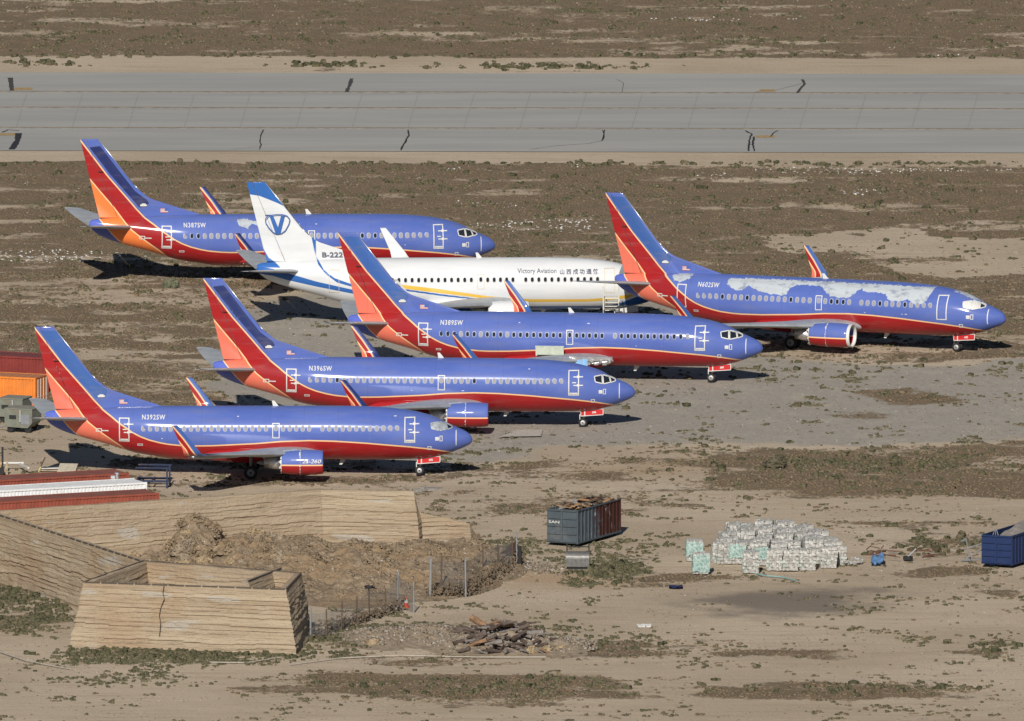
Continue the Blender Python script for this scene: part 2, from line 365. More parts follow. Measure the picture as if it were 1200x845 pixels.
def scatter():
    X, Y = sample(560000, -50, 50, -212, 248)
    V, Gn, Gr, St, Fl, Or = fields(X, Y)
    rw = (Y > 124) & (Y < 198)
    n1 = fbm(X * .35, Y * .35, 31, 4); n2 = fbm(X * 1.6, Y * 1.6, 47, 3)
    k = V + (n1 - .5) * 1.8 + (n2 - .5) * 1.6
    keep = (k > .60) & (rng.uniform(0, 1, len(X)) < .5) & ~rw
    x, y = X[keep], Y[keep]; n = len(x); s = rng.uniform(.5, 1.3, n)
    big = rng.uniform(0, 1, n) > .985
    s = np.where(big, s * 1.9, s) * np.where(y > 60, .72, 1) * np.where(y > 180, .8, 1)
    clumps('dry_grass', x, y, .115 * s, .075 * s, np.clip(fbm(x * .4, y * .4, 77, 3) + rng.uniform(-.25, .25, n), 0, 1), drym, 'brown dry weeds and grass growing over the open ground')
    kg = Gn + (n1 - .5) * 1.9 + (n2 - .5) * 2.0
    keep = (kg > .55) & ~rw & (rng.uniform(0, 1, len(X)) < .8)
    keep |= (V > .3) & ~rw & (n2 > .66) & (rng.uniform(0, 1, len(X)) < .10)
    x, y = X[keep], Y[keep]; n = len(x); s = rng.uniform(.5, 1.4, n)
    clumps('green_weeds', x, y, .13 * s, .12 * s, rng.uniform(0, 1, n), grm, 'dull green low weeds in patches over the dirt')
scatter()
def blob(r, h, seed, n1=14, n2=8, rough=.28):
    v = []; f = []
    for j in range(n2 + 1):
        ph = math.pi / 2 * (1 - j / n2)
        for i in range(n1):
            th = 2 * math.pi * i / n1
            k = 1 + rough * (2 * float(vnoise(np.array([i * 1.7 % n1 + seed * 3.1]), np.array([j * 1.3 + seed]), seed)[0]) - 1)
            v.append((math.cos(th) * math.cos(ph) * r * k, math.sin(th) * math.cos(ph) * r * k, math.sin(ph) * h * k))
    f = grid_faces(n2 + 1, n1, True).tolist()
    return v, f

# small stones, glinting litter and crumbs of asphalt lying loose on the ground
pebm = weedmat('pebble_mat', [(.5, .46, .4), (.32, .27, .22), (.2, .165, .13), (.12, .1, .075)])
litm = weedmat('litter_mat', [(.8, .8, .78), (.7, .72, .74), (.78, .76, .7)])
def loose():
    X, Y = sample(200000, -50, 50, -212, 248); V, Gn, Gr, St, Fl, Or = fields(X, Y); rw = (Y > 124) & (Y < 198)
    n1 = fbm(X * .25, Y * .25, 131, 4)
    u = rng.uniform(0, 1, len(X)); k = ~rw & (n1 + .15 * Gr > .5) & (u < .22); x, y = X[k], Y[k]; s = rng.uniform(.025, .085, len(x)) 
    clumps('loose_stones', x, y, s, s * .8, rng.uniform(0, 1, len(x)), pebm, 'small loose stones scattered over the open dirt')
    k = ~rw & (Fl + (n1 - .5) * 1.4 > .58) & (u < .34); x, y = X[k], Y[k]; s = rng.uniform(.03, .10, len(x))
    clumps('glinting_litter', x, y, s, s * .9, rng.uniform(0, 1, len(x)), litm, 'white glinting scraps strewn through the dry weeds')
loose()

shrm = weedmat('shrub_mat', [(.05, .058, .03), (.085, .09, .048), (.12, .112, .065), (.16, .13, .085)])
def shrubs():
    X, Y = [], []; rs_ = random.Random(11)
    for cx, cy, rx, ry, n_ in ((40, 712, 45, 26, 150), (20, 695, 25, 10, 50), (215, 768, 130, 4, 150), (420, 750, 60, 10, 60), (560, 745, 70, 8, 30), (700, 665, 45, 14, 45), (700, 758, 90, 5, 45), (1000, 545, 160, 20, 90), (1090, 635, 70, 16, 60), (560, 805, 170, 9, 70), (1040, 806, 150, 7, 60),
                               (385, 76, 40, 2.5, 50), (640, 78, 100, 3, 110), (50, 74, 35, 3, 40), (1170, 757, 40, 6, 30), (500, 470, 300, 60, 60), (600, 300, 500, 60, 160), (600, 230, 550, 30, 160), (600, 35, 560, 25, 120), (600, 192, 600, 1.6, 170), (600, 66, 600, 1.2, 120), (880, 420, 250, 20, 60)):
        for i in range(n_): c = P(rs_.gauss(cx, rx * .6) if rx < 400 else rs_.uniform(cx - rx, cx + rx), rs_.gauss(cy, ry * .6)); X.append(c.x); Y.append(c.y)
    X = np.array(X); Y = np.array(Y); s = rng.uniform(.10, .34, len(X)) * np.where(Y > 120, .9, 1)
    for k in range(3): clumps('low_shrubs', X + rng.normal(0, .14, len(X)), Y + rng.normal(0, .25, len(X)), s * (1 - .2 * k), s * (.95 - .15 * k), rng.uniform(0, 1, len(X)), shrm, 'dark low shrubs dotted over the dirt and weeds')
shrubs()

# ================================================================== AIRLINERS (local frame: x = 15 - s, s metres behind the nose; y to port; z up)
ftop = pchip(*zip((0, 2.62), (.08, 2.84), (.26, 3.07), (.6, 3.3), (1.21, 3.57), (1.76, 3.8), (2.2, 4.04), (2.63, 4.27), (3.58, 4.58), (4.69, 4.83), (6.28, 5.02), (7.86, 5.11), (10.24, 5.15), (23, 5.16), (27.5, 5.05), (30.9, 4.85), (31.6, 4.74), (31.75, 4.6)))
fbot = pchip(*zip((0, 2.58), (.08, 2.4), (.42, 2.16), (1.21, 1.83), (1.92, 1.57), (3.11, 1.33), (4.69, 1.2), (8, 1.15), (20.8, 1.15), (22, 1.2), (23.08, 1.36), (24.98, 1.67), (25.93, 1.94), (26.88, 2.25), (28.15, 2.6), (29.26, 2.92), (30.69, 3.42), (31.5, 3.95), (31.75, 4.3)))
fwid = pchip(*zip((0, .03), (.08, .22), (.3, .44), (.7, .70), (1.2, .95), (2, 1.27), (3, 1.53), (4.2, 1.74), (5.5, 1.85), (7, 1.88), (21, 1.88), (24, 1.74), (26, 1.46), (28, 1.06), (30, .62), (31.2, .34), (31.75, .12)))
def surf(s, z, side=-1, off=0.0):
    s = np.asarray(s, float); z = np.asarray(z, float)
    t, b, ww = ftop(s), fbot(s), fwid(s); zc = (t + b) / 2; hh = (t - b) / 2
    k = np.clip((z - zc) / hh, -.995, .995); y = ww * np.sqrt(1 - k * k)
    ny = y / ww**2; nz = (z - zc) / hh**2; L = np.hypot(ny, nz) + 1e-9
    return np.stack([15 - s, side * (y + off * ny / L), z + off * nz / L], -1)
C1 = [(33.2, 11.9), (32.44, 10.92), (30.36, 8.2), (28.78, 6.4), (28.15, 5.66), (27.51, 4.98), (26.81, 4.5), (26.26, 4.07), (25.23, 3.36), (24.6, 3.04), (23.97, 2.8), (23.2, 2.6), (22.54, 2.48), (21.6, 2.39), (20.8, 2.36), (19.21, 2.38),
      (16.05, 2.54), (14.15, 2.7), (12.09, 2.77), (10.19, 2.72), (7.81, 2.56), (4.65, 2.27), (3.06, 2.06), (1.8, 1.80), (1.3, 1.6)]
RED = C1 + [(1.2, -1), (45, -1), (45, 12)]
C2 = [(32.4, 8.75), (31.68, 7.88), (30.92, 6.97), (29.89, 5.78), (29.02, 4.62), (28.51, 4.04), (27.64, 3.36), (26.69, 2.68), (26.13, 2.28), (25.5, 1.7)]
ORG = C2 + [(25, -1), (45, -1), (45, 9)]
TBL = [(31.6, 5.3), (30.96, 4.82), (30.51, 4.29), (30.02, 3.7), (29.55, 3.24), (29.07, 2.85), (28.5, 2.4), (28, -1), (45, -1), (45, 5.3)]
PAN = [(31.8, 10.45), (30.95, 10.55), (29.15, 8.2), (28.2, 7.0), (27.25, 6.3), (27.1, 6.0), (27.85, 5.7), (28.5, 6.45), (30.1, 8.25)]
PAN2 = [(32.1, 10.8), (30.95, 10.8), (29.0, 8.2), (28.05, 7.0), (27.1, 6.35), (27.2, 5.95), (27.95, 5.75), (28.6, 6.45), (30.22, 8.25)]
PEEL_A = [[(22.2, 5.0), (22.15, 4.6), (21.7, 4.25), (20.9, 4.15), (20.3, 4.55), (19.9, 4.3), (18.6, 4.0), (17.25, 3.95), (17.0, 4.5), (16.6, 4.75), (14.6, 4.72), (14.2, 4.45), (13.6, 4.0), (12.2, 3.95), (11.7, 4.35), (11.25, 4.75), (11.1, 4.45), (10.0, 4.45),
           (9.2, 4.3), (8.9, 3.9), (8.0, 3.85), (7.4, 4.1), (6.9, 3.7), (6.2, 3.72), (5.75, 4.2), (5.5, 4.92), (11, 5.02), (17, 5.03)], [(26.9, 5.0), (26.6, 4.6), (26.0, 4.55), (25.4, 4.8), (25.2, 5.1), (26, 5.15)], [(4.1, 4.72), (3.3, 4.38), (2.0, 3.95), (1.9, 4.1), (2.9, 4.5)]]
PEEL_B = [[(20.4, 4.9), (20.2, 4.45), (19.6, 4.2), (19.2, 4.55), (18.6, 4.4), (18.2, 4.6), (17.9, 4.9), (18.9, 4.75), (19.6, 4.95)]]
def paint(s, z, peel=True, panel=False, tail=True):
    a = dict(d1=-sdf(s, z, RED), d2=-sdf(s, z, ORG), d3=sdf(s, z, TBL) if tail else np.full(np.shape(s), -9.))
    nine = np.full(np.shape(s), -9.)
    a['dp'] = sdf(s, z, PAN) if panel else nine; a['dq'] = sdf(s, z, PAN2) if panel else nine; a['pa'] = nine; a['pb'] = nine
    if peel:
        a['pa'] = np.maximum.reduce([sdf(s, z, p) for p in PEEL_A]); a['pb'] = np.maximum.reduce([sdf(s, z, p) for p in PEEL_B])
    return a
BLUE = (.072, .116, .375); REDC = (.34, .015, .017); ORC = (.66, .155, .10); GOLD = (.82, .52, .26)
def coat(m, rough=.5):
    m.b.inputs['Roughness'].default_value = rough; m.b.inputs['Specular IOR Level'].default_value = .1; m.b.inputs['Coat Weight'].default_value = .6; m.b.inputs['Coat Roughness'].default_value = .12
def livery(name, panel=(.042, .108, .33), peel=None, orange=ORC, pa='dq'):
    m = M(name, .34, .5)
    n = m.noise(.5, 5, .6, m.mapv((.35, 1, 1.2))); n2 = m.noise(3.5, 5, .65, m.mapv((.6, 1, 1)))
    c = m.mix(m.step(n, .3, .7), BLUE, (.10, .148, .425))
    c = m.mix(m.math('MULTIPLY', m.step(n2, .55, .75), .22), c, (.14, .19, .43))
    c = m.mix(m.step(m.attr(pa), -.01, .01), c, panel) if panel else c
    w_ = .05
    d1, d2, d3 = m.attr('d1'), m.attr('d2'), m.attr('d3')
    red = m.mix(m.step(n, .35, .7), REDC, (.29, .016, .02))
    c = m.mix(m.step(d1, .006, -.006), c, red)
    c = m.mix(m.step(m.math('ABSOLUTE', d1), w_ + .008, w_ - .008), c, GOLD)
    c = m.mix(m.step(d2, .006, -.006), c, orange)
    c = m.mix(m.step(m.math('ABSOLUTE', d2), w_ * .9 + .008, w_ * .9 - .008), c, GOLD)
    c = m.mix(m.step(d3, -.006, .006), c, (.085, .125, .46))
    c = m.mix(m.step(m.math('ABSOLUTE', d3), .045, .03), c, GOLD)
    if peel:
        pn = m.math('ADD', m.attr(peel), m.math('MULTIPLY', m.math('SUBTRACT', m.noise(3.6, 7, .7), .5), .5))
        pc = m.mix(m.step(m.noise(2.0, 6, .7, m.mapv((.5, 1, 1))), .48, .66), (.43, .47, .51), (.24, .27, .33))
        c = m.mix(m.step(pn, .0, .02), c, pc)
    # frame joints of the skin, faint
    x = m.n('ShaderNodeSeparateXYZ'); m.put(x.inputs[0], m.tc()); fr = m.math('PINGPONG', x.outputs[0], 1.27)
    c = m.mix(m.math('MULTIPLY', m.step(fr, .022, .006), .28), c, (.05, .05, .09))
    grime = m.noise(1.1, 6, .7, m.mapv((.25, 1, 2.2)))
    c = m.mix(m.math('MULTIPLY', m.step(grime, .5, .72), .26), c, (.2, .17, .15))
    m.col(c); coat(m); return m.m
L_std = livery('airliner_paint'); L_navy = livery('airliner_paint_navy', (.022, .035, .13), pa='dp'); L_peel = livery('airliner_paint_peeling', (.042, .10, .30), 'pa')
L_far = livery('airliner_paint_faded', (.018, .028, .115), 'pb', (.76, .19, .05), pa='dp')
# white airliner
WB = [[(33, 10.3), (32.26, 10.13), (31.56, 10.03), (30.78, 9.73), (30.1, 9.44), (29.37, 9.07), (29, 8.9), (29, 12), (33, 12)],
      [(31.5, 6.3), (31.08, 5.67), (30.84, 5.23), (30.3, 4.86), (29.9, 4.5), (33, 4.5), (33, 6.5)],
      [(27.55, 6.9), (27.2, 6.6), (27.15, 5.3), (26.6, 4.4), (25.8, 3.8), (24.54, 3.37), (22, 2.75), (22, 2.6), (24.54, 3.17), (25.61, 3.46), (26.51, 4.12), (27.05, 4.79), (27.3, 5.6)],
      [(33, 4.75), (30.53, 4.42), (29.38, 4.11), (27.24, 3.52), (24.45, 2.93), (21.5, 2.35), (18, 1.85), (18, 1.5), (21.5, 1.95), (24.45, 2.6), (27.24, 3.11), (29.46, 3.57), (30.53, 3.87), (33, 4.2)],
      [(23.5, 3.3), (20.5, 3.0), (17.5, 2.55), (14, 2.1), (14, 2.0), (17.5, 2.4), (20.5, 2.85), (23.5, 3.2)],
      [(18, 1.55), (10.66, 1.5), (5.36, 1.5), (3.91, 1.68), (2.6, 2.2), (.4, 2.9), (-1, 2.4), (-1, 0), (18, 0)]]
WG = [[(22.5, 3.62), (20.52, 3.31), (18.06, 3.02), (14.12, 2.4), (12, 2.2), (10.68, 2.11), (6.34, 2.1), (5.08, 2.19), (3.14, 2.42), (1.5, 2.85), (3.14, 2.16), (5.08, 1.94), (6.34, 1.87), (10.68, 1.86), (13, 1.98), (15.27, 2.33), (18.06, 2.69), (20.28, 2.98)]]
def paintw(s, z):
    return dict(wb=np.maximum.reduce([sdf(s, z, p) for p in WB]), wg=np.maximum.reduce([sdf(s, z, p) for p in WG]))
wm = M('white_airliner_paint', .35, .5)
n = wm.noise(.8, 5, .6, wm.mapv((.3, 1, 1.5)))
c = wm.mix(wm.step(n, .35, .75), (.64, .655, .67), (.57, .585, .60))
c = wm.mix(wm.step(wm.attr('wb'), -.012, .012), c, (.03, .12, .38)); c = wm.mix(wm.step(wm.attr('wg'), -.012, .012), c, (.70, .44, .07))
wm.col(c); coat(wm, .5); L_white = wm.m
white = simple('white_trim', (.60, .60, .58), .5, var=.06, dirt=(.3, .27, .24), damt=.35)
grey_l = simple('wing_grey', (.40, .42, .44), .42, .25, .12, 1.2, (.2, .19, .18), .3)
grey_d = simple('wing_underside', (.20, .21, .23), .6, .1)
metal = simple('bare_metal', (.55, .55, .55), .35, .8, .15)
dark = simple('dark_glass', (.018, .022, .032), .12, var=.2)
cover = simple('window_cover_grey', (.27, .262, .275), .6, var=.2, scale=2.3)
ringm = simple('window_ring_pale', (.30, .34, .48), .5, var=.08)
black = simple('rubber_black', (.02, .02, .021), .8)
foil = simple('foil_cover', (.62, .66, .70), .3, .5, .25, 4)
redp = simple('gear_door_red', (.5, .02, .022), .4, var=.1, dirt=(.3, .2, .18))
goldline = simple('door_outline_gold', (.58, .45, .28), .5)
lblue = simple('primer_blue', (.22, .40, .66), .6)
navyt = simple('text_navy', (.09, .10, .14), .5); bluet = simple('emblem_blue', (.03, .11, .36), .45)
hubm = simple('wheel_hub', (.42, .42, .42), .5, .4, .3, 8)

cache = {}
def cached(key, fn):
    if key not in cache: cache[key] = fn()
    return cache[key]
def fus_mesh(kind):
    s = np.concatenate([np.array([0, .015, .04, .08, .13, .19, .26, .34, .43]), np.arange(.53, 5, .09), np.arange(5, 22, .16), np.arange(22, 31.6, .1), [31.66, 31.72, 31.75]])
    NT = 112; th = np.arange(NT) / NT * 2 * math.pi
    Sg, T = np.meshgrid(s, th, indexing='ij'); t, b, ww = ftop(Sg), fbot(Sg), fwid(Sg)
    y = np.cos(T) * ww; z = (t + b) / 2 + np.sin(T) * (t - b) / 2
    # flatter brow where the cockpit glass sits
    v = np.stack([15 - Sg, y, z], -1).reshape(-1, 3)
    f = grid_faces(len(s), NT, True).tolist() + [list(range(NT)), list(range((len(s) - 1) * NT, len(s) * NT))[::-1]]
    at = paintw(Sg.ravel(), z.ravel()) if kind == 'w' else paint(Sg.ravel(), z.ravel())
    return mesh('fuselage', v, f, [L_std], True, at)
finLE = [(22.6, 5.0), (23.15, 5.19), (24.34, 5.56), (25.61, 5.96), (26.88, 6.38), (27.25, 6.58), (27.7, 6.95), (28.3, 7.51), (31.12, 11.09)]
_le = lambda z: np.interp(z, [p[1] for p in finLE], [p[0] for p in finLE])
_te = lambda z: np.interp(z, [4.5, 4.8, 11.09], [30.85, 30.95, 32.52])
def fin_mesh(kind, part):
    z = np.concatenate([np.linspace(4.55, 11.06, 90), [11.09]])
    u = np.linspace(0, 1, 70); v = []; U = []
    Z = z[:, None] * np.ones_like(u)[None]
    le, te = _le(Z), _te(Z); hinge = te - (te - (28.3 + (Z - 7.51) * .7877)) * .30
    a, b = (le, hinge - .015) if part == 'fin' else (hinge + .015, te)
    if part == 'rudder': Z = np.maximum(Z, 4.92)
    if part == 'rudder': le, te = _le(Z), _te(Z); hinge = te - (te - (28.3 + (Z - 7.51) * .7877)) * .30; a, b = hinge + .015, te
    s = a + (b - a) * u[None]
    lem = 28.3 + (Z - 7.51) * .7877; ch = te - lem; x = np.clip((s - lem) / ch, 0, 1)
    th = 5 * .095 * ch * (.2969 * np.sqrt(x) - .126 * x - .3516 * x**2 + .2843 * x**3 - .1036 * x**4)
    rid = np.minimum(.07, (s - le) * .35) * (x <= .3); th = np.maximum(th, rid) * np.where(Z > 11.07, .55, 1)
    N = s.size; v = np.concatenate([np.stack([15 - s, th, Z], -1).reshape(-1, 3), np.stack([15 - s, -th, Z], -1).reshape(-1, 3)])
    g = grid_faces(len(z), len(u)); nz_, nu = len(z), len(u)
    f = g[:, ::-1].tolist() + (g + N).tolist()
    for j in range(nu - 1): k = (nz_ - 1) * nu + j; f.append([k, k + 1, k + 1 + N, k + N])
    for i in range(nz_ - 1):
        for j in (0, nu - 1): k = i * nu + j; f.append([k, k + nu, k + nu + N, k + N])
    S2 = np.concatenate([s.ravel()] * 2); Z2 = np.concatenate([Z.ravel()] * 2)
    at = paintw(S2, Z2) if kind == 'w' else paint(S2, Z2, False, True, False)
    return mesh('vertical_stabilizer', v, f, [L_std], True, at)
def foil_loft(name, stations, mats, n=22):
    """stations: (span y, z, s of the leading edge, s of the trailing edge, thickness ratio, tilt deg, camber)"""
    x = (1 - np.cos(np.linspace(0, math.pi, n))) / 2
    prof = 5 * (.2969 * np.sqrt(x) - .126 * x - .3516 * x**2 + .2843 * x**3 - .1036 * x**4)
    loop_x = np.concatenate([x, x[-2:0:-1]]); loop_t = np.concatenate([prof * 1.15, -prof[-2:0:-1] * .8])
    v = []
    for (yy, zz, a, b, t, tilt) in stations:
        ch = b - a; d = loop_t * t * ch
        for xx, dd in zip(loop_x, d): v.append((15 - (a + xx * ch), yy - math.sin(R(tilt)) * dd, zz + math.cos(R(tilt)) * dd))
    L = len(loop_x); f = grid_faces(len(stations), L, True).tolist() + [list(range(L)), list(range((len(stations) - 1) * L, len(stations) * L))[::-1]]
    me = mesh(name, v, f, mats, True); return me
def wz(l): return 1.80 + (l - 1.9) * .108
def wing_mesh():
    st = []
    for l, a, b, t in ((.6, 11.0, 18.4, .13), (1.9, 11.5, 18.35, .13), (3.2, 12.35, 18.3, .125), (4.83, 13.45, 18.45, .12), (7.2, 14.95, 18.95, .115), (9.6, 16.4, 19.6, .11), (12, 17.85, 20.25, .105), (14.4, 19.35, 20.9, .10)):
        st.append((l, wz(l), a, b, t, 0))
    me = foil_loft('wing', st, [grey_l], 26); return me
WLr = [(22.4, 6.2), (21.72, 5.42), (20.9, 4.4), (20.0, 3.1), (19.7, 2.8), (24, 2.5), (24, 6)]
WLo = [(22.3, 5.5), (21.5, 4.55), (20.75, 3.6), (20.5, 3.0), (20.4, 2.5), (24, 2.5), (24, 5.5)]
def winglet_mesh(kind):
    st = []
    for i in range(30):
        t = i / 29
        if t < .3: a = t / .3 * R(76); y = 14.4 + .62 * math.sin(a); z = wz(14.4) + .62 * (1 - math.cos(a)); tilt = math.degrees(a)
        else:
            k = (t - .3) / .7; y = 14.4 + .62 * math.sin(R(76)) + k * .42; z = wz(14.4) + .62 * (1 - math.cos(R(76))) + k * (5.5 - wz(14.4) - .62 * (1 - math.cos(R(76)))); tilt = 76
        s0 = np.interp(t, [0, .3, 1], [19.37, 19.85, 21.38]); s1 = np.interp(t, [0, .3, 1], [20.89, 21.0, 21.82])
        st.append((y, z, s0, s1, .08, tilt))
    me = foil_loft('winglet', st, [L_std], 30)
    co = np.empty(len(me.vertices) * 3); me.vertices.foreach_get('co', co); co = co.reshape(-1, 3); s = 15 - co[:, 0]; z = co[:, 2]
    at = dict(wb=np.full(len(s), -9.), wg=np.full(len(s), -9.)) if kind == 'w' else dict(d1=-sdf(s, z, WLr), d2=-sdf(s, z, WLo), d3=np.full(len(s), -9.), dp=np.where((-sdf(s, z, WLr) > .14), .1, -.1), dq=np.where((-sdf(s, z, WLr) > .14), .1, -.1), pa=np.full(len(s), -9.), pb=np.full(len(s), -9.))
    for k, a in at.items(): q = me.attributes.new(k, 'FLOAT', 'POINT'); q.data.foreach_set('value', a.astype(np.float32))
    return me
def mirror(me):
    k = me.name + '_m'
    def mk():
        m2 = me.copy(); co = np.empty(len(m2.vertices) * 3); m2.vertices.foreach_get('co', co); co = co.reshape(-1, 3); co[:, 1] *= -1
        m2.vertices.foreach_set('co', co.ravel()); m2.flip_normals(); m2.update(); return m2
    return cached(k, mk)
def stab_mesh():
    st = []
    for l, a, b, t in ((.25, 28.2, 31.7, .1), (1.0, 28.62, 31.9, .10), (3.5, 30.2, 32.6, .09), (6.1, 32.0, 33.2, .08), (6.35, 32.5, 33.15, .05)):
        st.append((l, 4.22 + (l - .6) * .135, a, b, t, 0))
    return foil_loft('tailplane', st, [grey_l], 20)
def patch(s0, s1, z0, z1, off, nu=6, nv=6, side=-1, skew=None):
    """sheet lying on the fuselage between s0..s1 and z0..z1 (corners may be given)"""
    u, v = np.meshgrid(np.linspace(0, 1, nu), np.linspace(0, 1, nv), indexing='ij')
    if skew is None: ss = s0 + (s1 - s0) * u; zz = z0 + (z1 - z0) * v
    else:
        (a, b, c_, d) = skew; ss = (a[0] * (1 - u) + b[0] * u) * (1 - v) + (d[0] * (1 - u) + c_[0] * u) * v; zz = (a[1] * (1 - u) + b[1] * u) * (1 - v) + (d[1] * (1 - u) + c_[1] * u) * v
    return surf(ss.ravel(), zz.ravel(), side, off), grid_faces(nu, nv).tolist()
def frame_geo(mb, s0, s1, z0, z1, w, off, k=0):
    for a, b, c_, d in ((s0, s1, z0, z0 + w), (s0, s1, z1 - w, z1), (s0, s0 + w, z0 + w, z1 - w), (s1 - w, s1, z0 + w, z1 - w)):
        v, f = patch(a, b, c_, d, off, 5 if abs(b - a) > .2 else 2, 9 if abs(d - c_) > .2 else 2); mb.add(v, f, k)
def outline_poly(mb, pts, w, off, k=0):
    for (a, b) in zip(pts, pts[1:] + pts[:1]):
        d = math.hypot(b[0] - a[0], b[1] - a[1]); nx, nz = -(b[1] - a[1]) / d * w / 2, (b[0] - a[0]) / d * w / 2
        q = [(a[0] + nx, a[1] + nz), (b[0] + nx, b[1] + nz), (b[0] - nx, b[1] - nz), (a[0] - nx, a[1] - nz)]
        v, f = patch(0, 0, 0, 0, off, 4, 2, skew=q); mb.add(v, f, k)
def mbmesh(mb, name, mats, smooth=False): return mesh(name, mb.v, mb.f, mats, smooth, mi=mb.mi)
WINS = [24.40 - i * .5065 for i in range(19)]; WINS = [s for s in WINS if s > 15.0]
WINS = WINS + [14.02, 13.52, 13.04, 12.56, 12.08] + [11.09 - i * .5027 for i in range(12)]
WZ = 3.66
def window_mesh():
    mb = MB(); n = 18
    def ring(a, b, off):
        t = np.arange(n) / n * 2 * math.pi; cx = np.sign(np.cos(t)) * np.abs(np.cos(t))**.75 * a; cz = np.sign(np.sin(t)) * np.abs(np.sin(t))**.75 * b
        return surf(15.0 + 0 * cx, WZ + cz, -1, off) + np.stack([cx, 0 * cx, 0 * cx], -1)
    o, i = ring(.165, .225, .006), ring(.115, .17, .012)
    mb.add(list(o) + list(i), [[j, (j + 1) % n, n + (j + 1) % n, n + j] for j in range(n)], 0)
    p = ring(.115, .17, .0125); mb.add(list(p), [list(range(n))], 1)
    return mbmesh(mb, 'window', [ringm, cover])
def text_on(mb, txt, size, s_left, z_base, off=.02, bold=.012, width=None, k=0, shear=0, space=1.0):
    v, f = text_geo(txt, size, bold, shear, space); xs = [p[0] for p in v]; x0, x1 = min(xs), max(xs)
    sc_ = (width / (x1 - x0)) if width else 1
    s = np.array([s_left - (p[0] - x0) * sc_ for p in v]); z = np.array([z_base + p[1] for p in v])
    mb.add(surf(s, z, -1, off), f, k)
def emblem_geo(mb, kind):
    def at(s, z, y=-.27): return (15 - s, y, z)
    if kind == 'std':       # small white tail mark under the coloured panel
        for a, b, c_, d in ((27.82, 27.3, 5.84, 5.98), (27.7, 27.4, 5.98, 6.06)):
            mb.quad([at(a, c_), at(b, c_), at(b, d), at(a, d)], 0)
def flag_mesh():
    mb = MB(); s0, s1, z0, z1 = 26.22, 25.62, 5.32, 5.66
    # thin plate carrying red and white stripes and a blue canton
    Y = -.115
    H = (z1 - z0) / 7
    for i in range(7):
        mb.quad([(15 - s0, Y, z0 + i * H), (15 - s1, Y, z0 + i * H), (15 - s1, Y, z0 + (i + 1) * H), (15 - s0, Y, z0 + (i + 1) * H)], 0 if i % 2 == 0 else 1)
    mb.quad([(15 - s1 - .27, Y - .006, z0 + 3 * H), (15 - s1, Y - .006, z0 + 3 * H), (15 - s1, Y - .006, z1), (15 - s1 - .27, Y - .006, z1)], 2)
    return mbmesh(mb, 'flag_marking', [redflag, white, bluet])
redflag = simple('flag_red', (.45, .12, .12), .5)
def engine_mesh(kind, lip):
    prof = [(10.95, .84), (11.0, .88), (11.3, .925), (12.0, .965), (12.8, .96), (13.4, .92), (13.85, .86), (14.1, .80)]
    inner = [(14.1, .80), (14.08, .74), (13.6, .66)]; front = [(11.9, .70), (11.3, .78), (10.97, .80), (10.95, .84)]
    P_ = front + prof[1:] + inner[1:]
    ss = []; 
    for (a, ra), (b, rb_) in zip(P_, P_[1:]):
        n_ = max(1, int(abs(b - a) / .12)); ss += [(a + (b - a) * i / n_, ra + (rb_ - ra) * i / n_) for i in range(n_)]
    ss.append(P_[-1]); n = 48; v = []
    for s, r in ss:
        for i in range(n):
            t = 2 * math.pi * i / n; zz = math.sin(t) * r
            if zz < 0: zz *= .94
            v.append((15 - s, math.cos(t) * r * 1.02, zz))
    v = np.array(v); f = grid_faces(len(ss), n, True).tolist(); f = [q[::-1] for q in f]
    z = v[:, 2]
    if kind == 'w': at = dict(wb=np.full(len(z), -9.), wg=np.full(len(z), -9.))
    else: at = dict(d1=z + .10, d2=np.full(len(z), 9.), d3=np.full(len(z), -9.), dp=np.full(len(z), -9.), dq=np.full(len(z), -9.), pa=np.full(len(z), -9.), pb=np.full(len(z), -9.))
    return mesh('engine_cowling', v, f, [L_std], True, at)
def wheel_mesh(r, w_):
    mb = MB(); n = 28; prof = [(-w_ / 2, r * .62), (-w_ / 2, r * .85), (-w_ * .36, r * .97), (0, r), (w_ * .36, r * .97), (w_ / 2, r * .85), (w_ / 2, r * .62)]
    v = [(math.cos(2 * math.pi * i / n) * q, y, math.sin(2 * math.pi * i / n) * q) for y, q in prof for i in range(n)]
    mb.add(v, [q[::-1] for q in grid_faces(len(prof), n, True).tolist()], 0)
    for sg in (-1, 1):
        mb.tube((0, sg * w_ * .30, 0), (0, sg * w_ * .44, 0), r * .63, r * .5, n, 1); mb.tube((0, sg * w_ * .44, 0), (0, sg * w_ * .6, 0), r * .16, r * .12, 10, 0)
    return mbmesh(mb, 'wheel', [black, hubm], True)

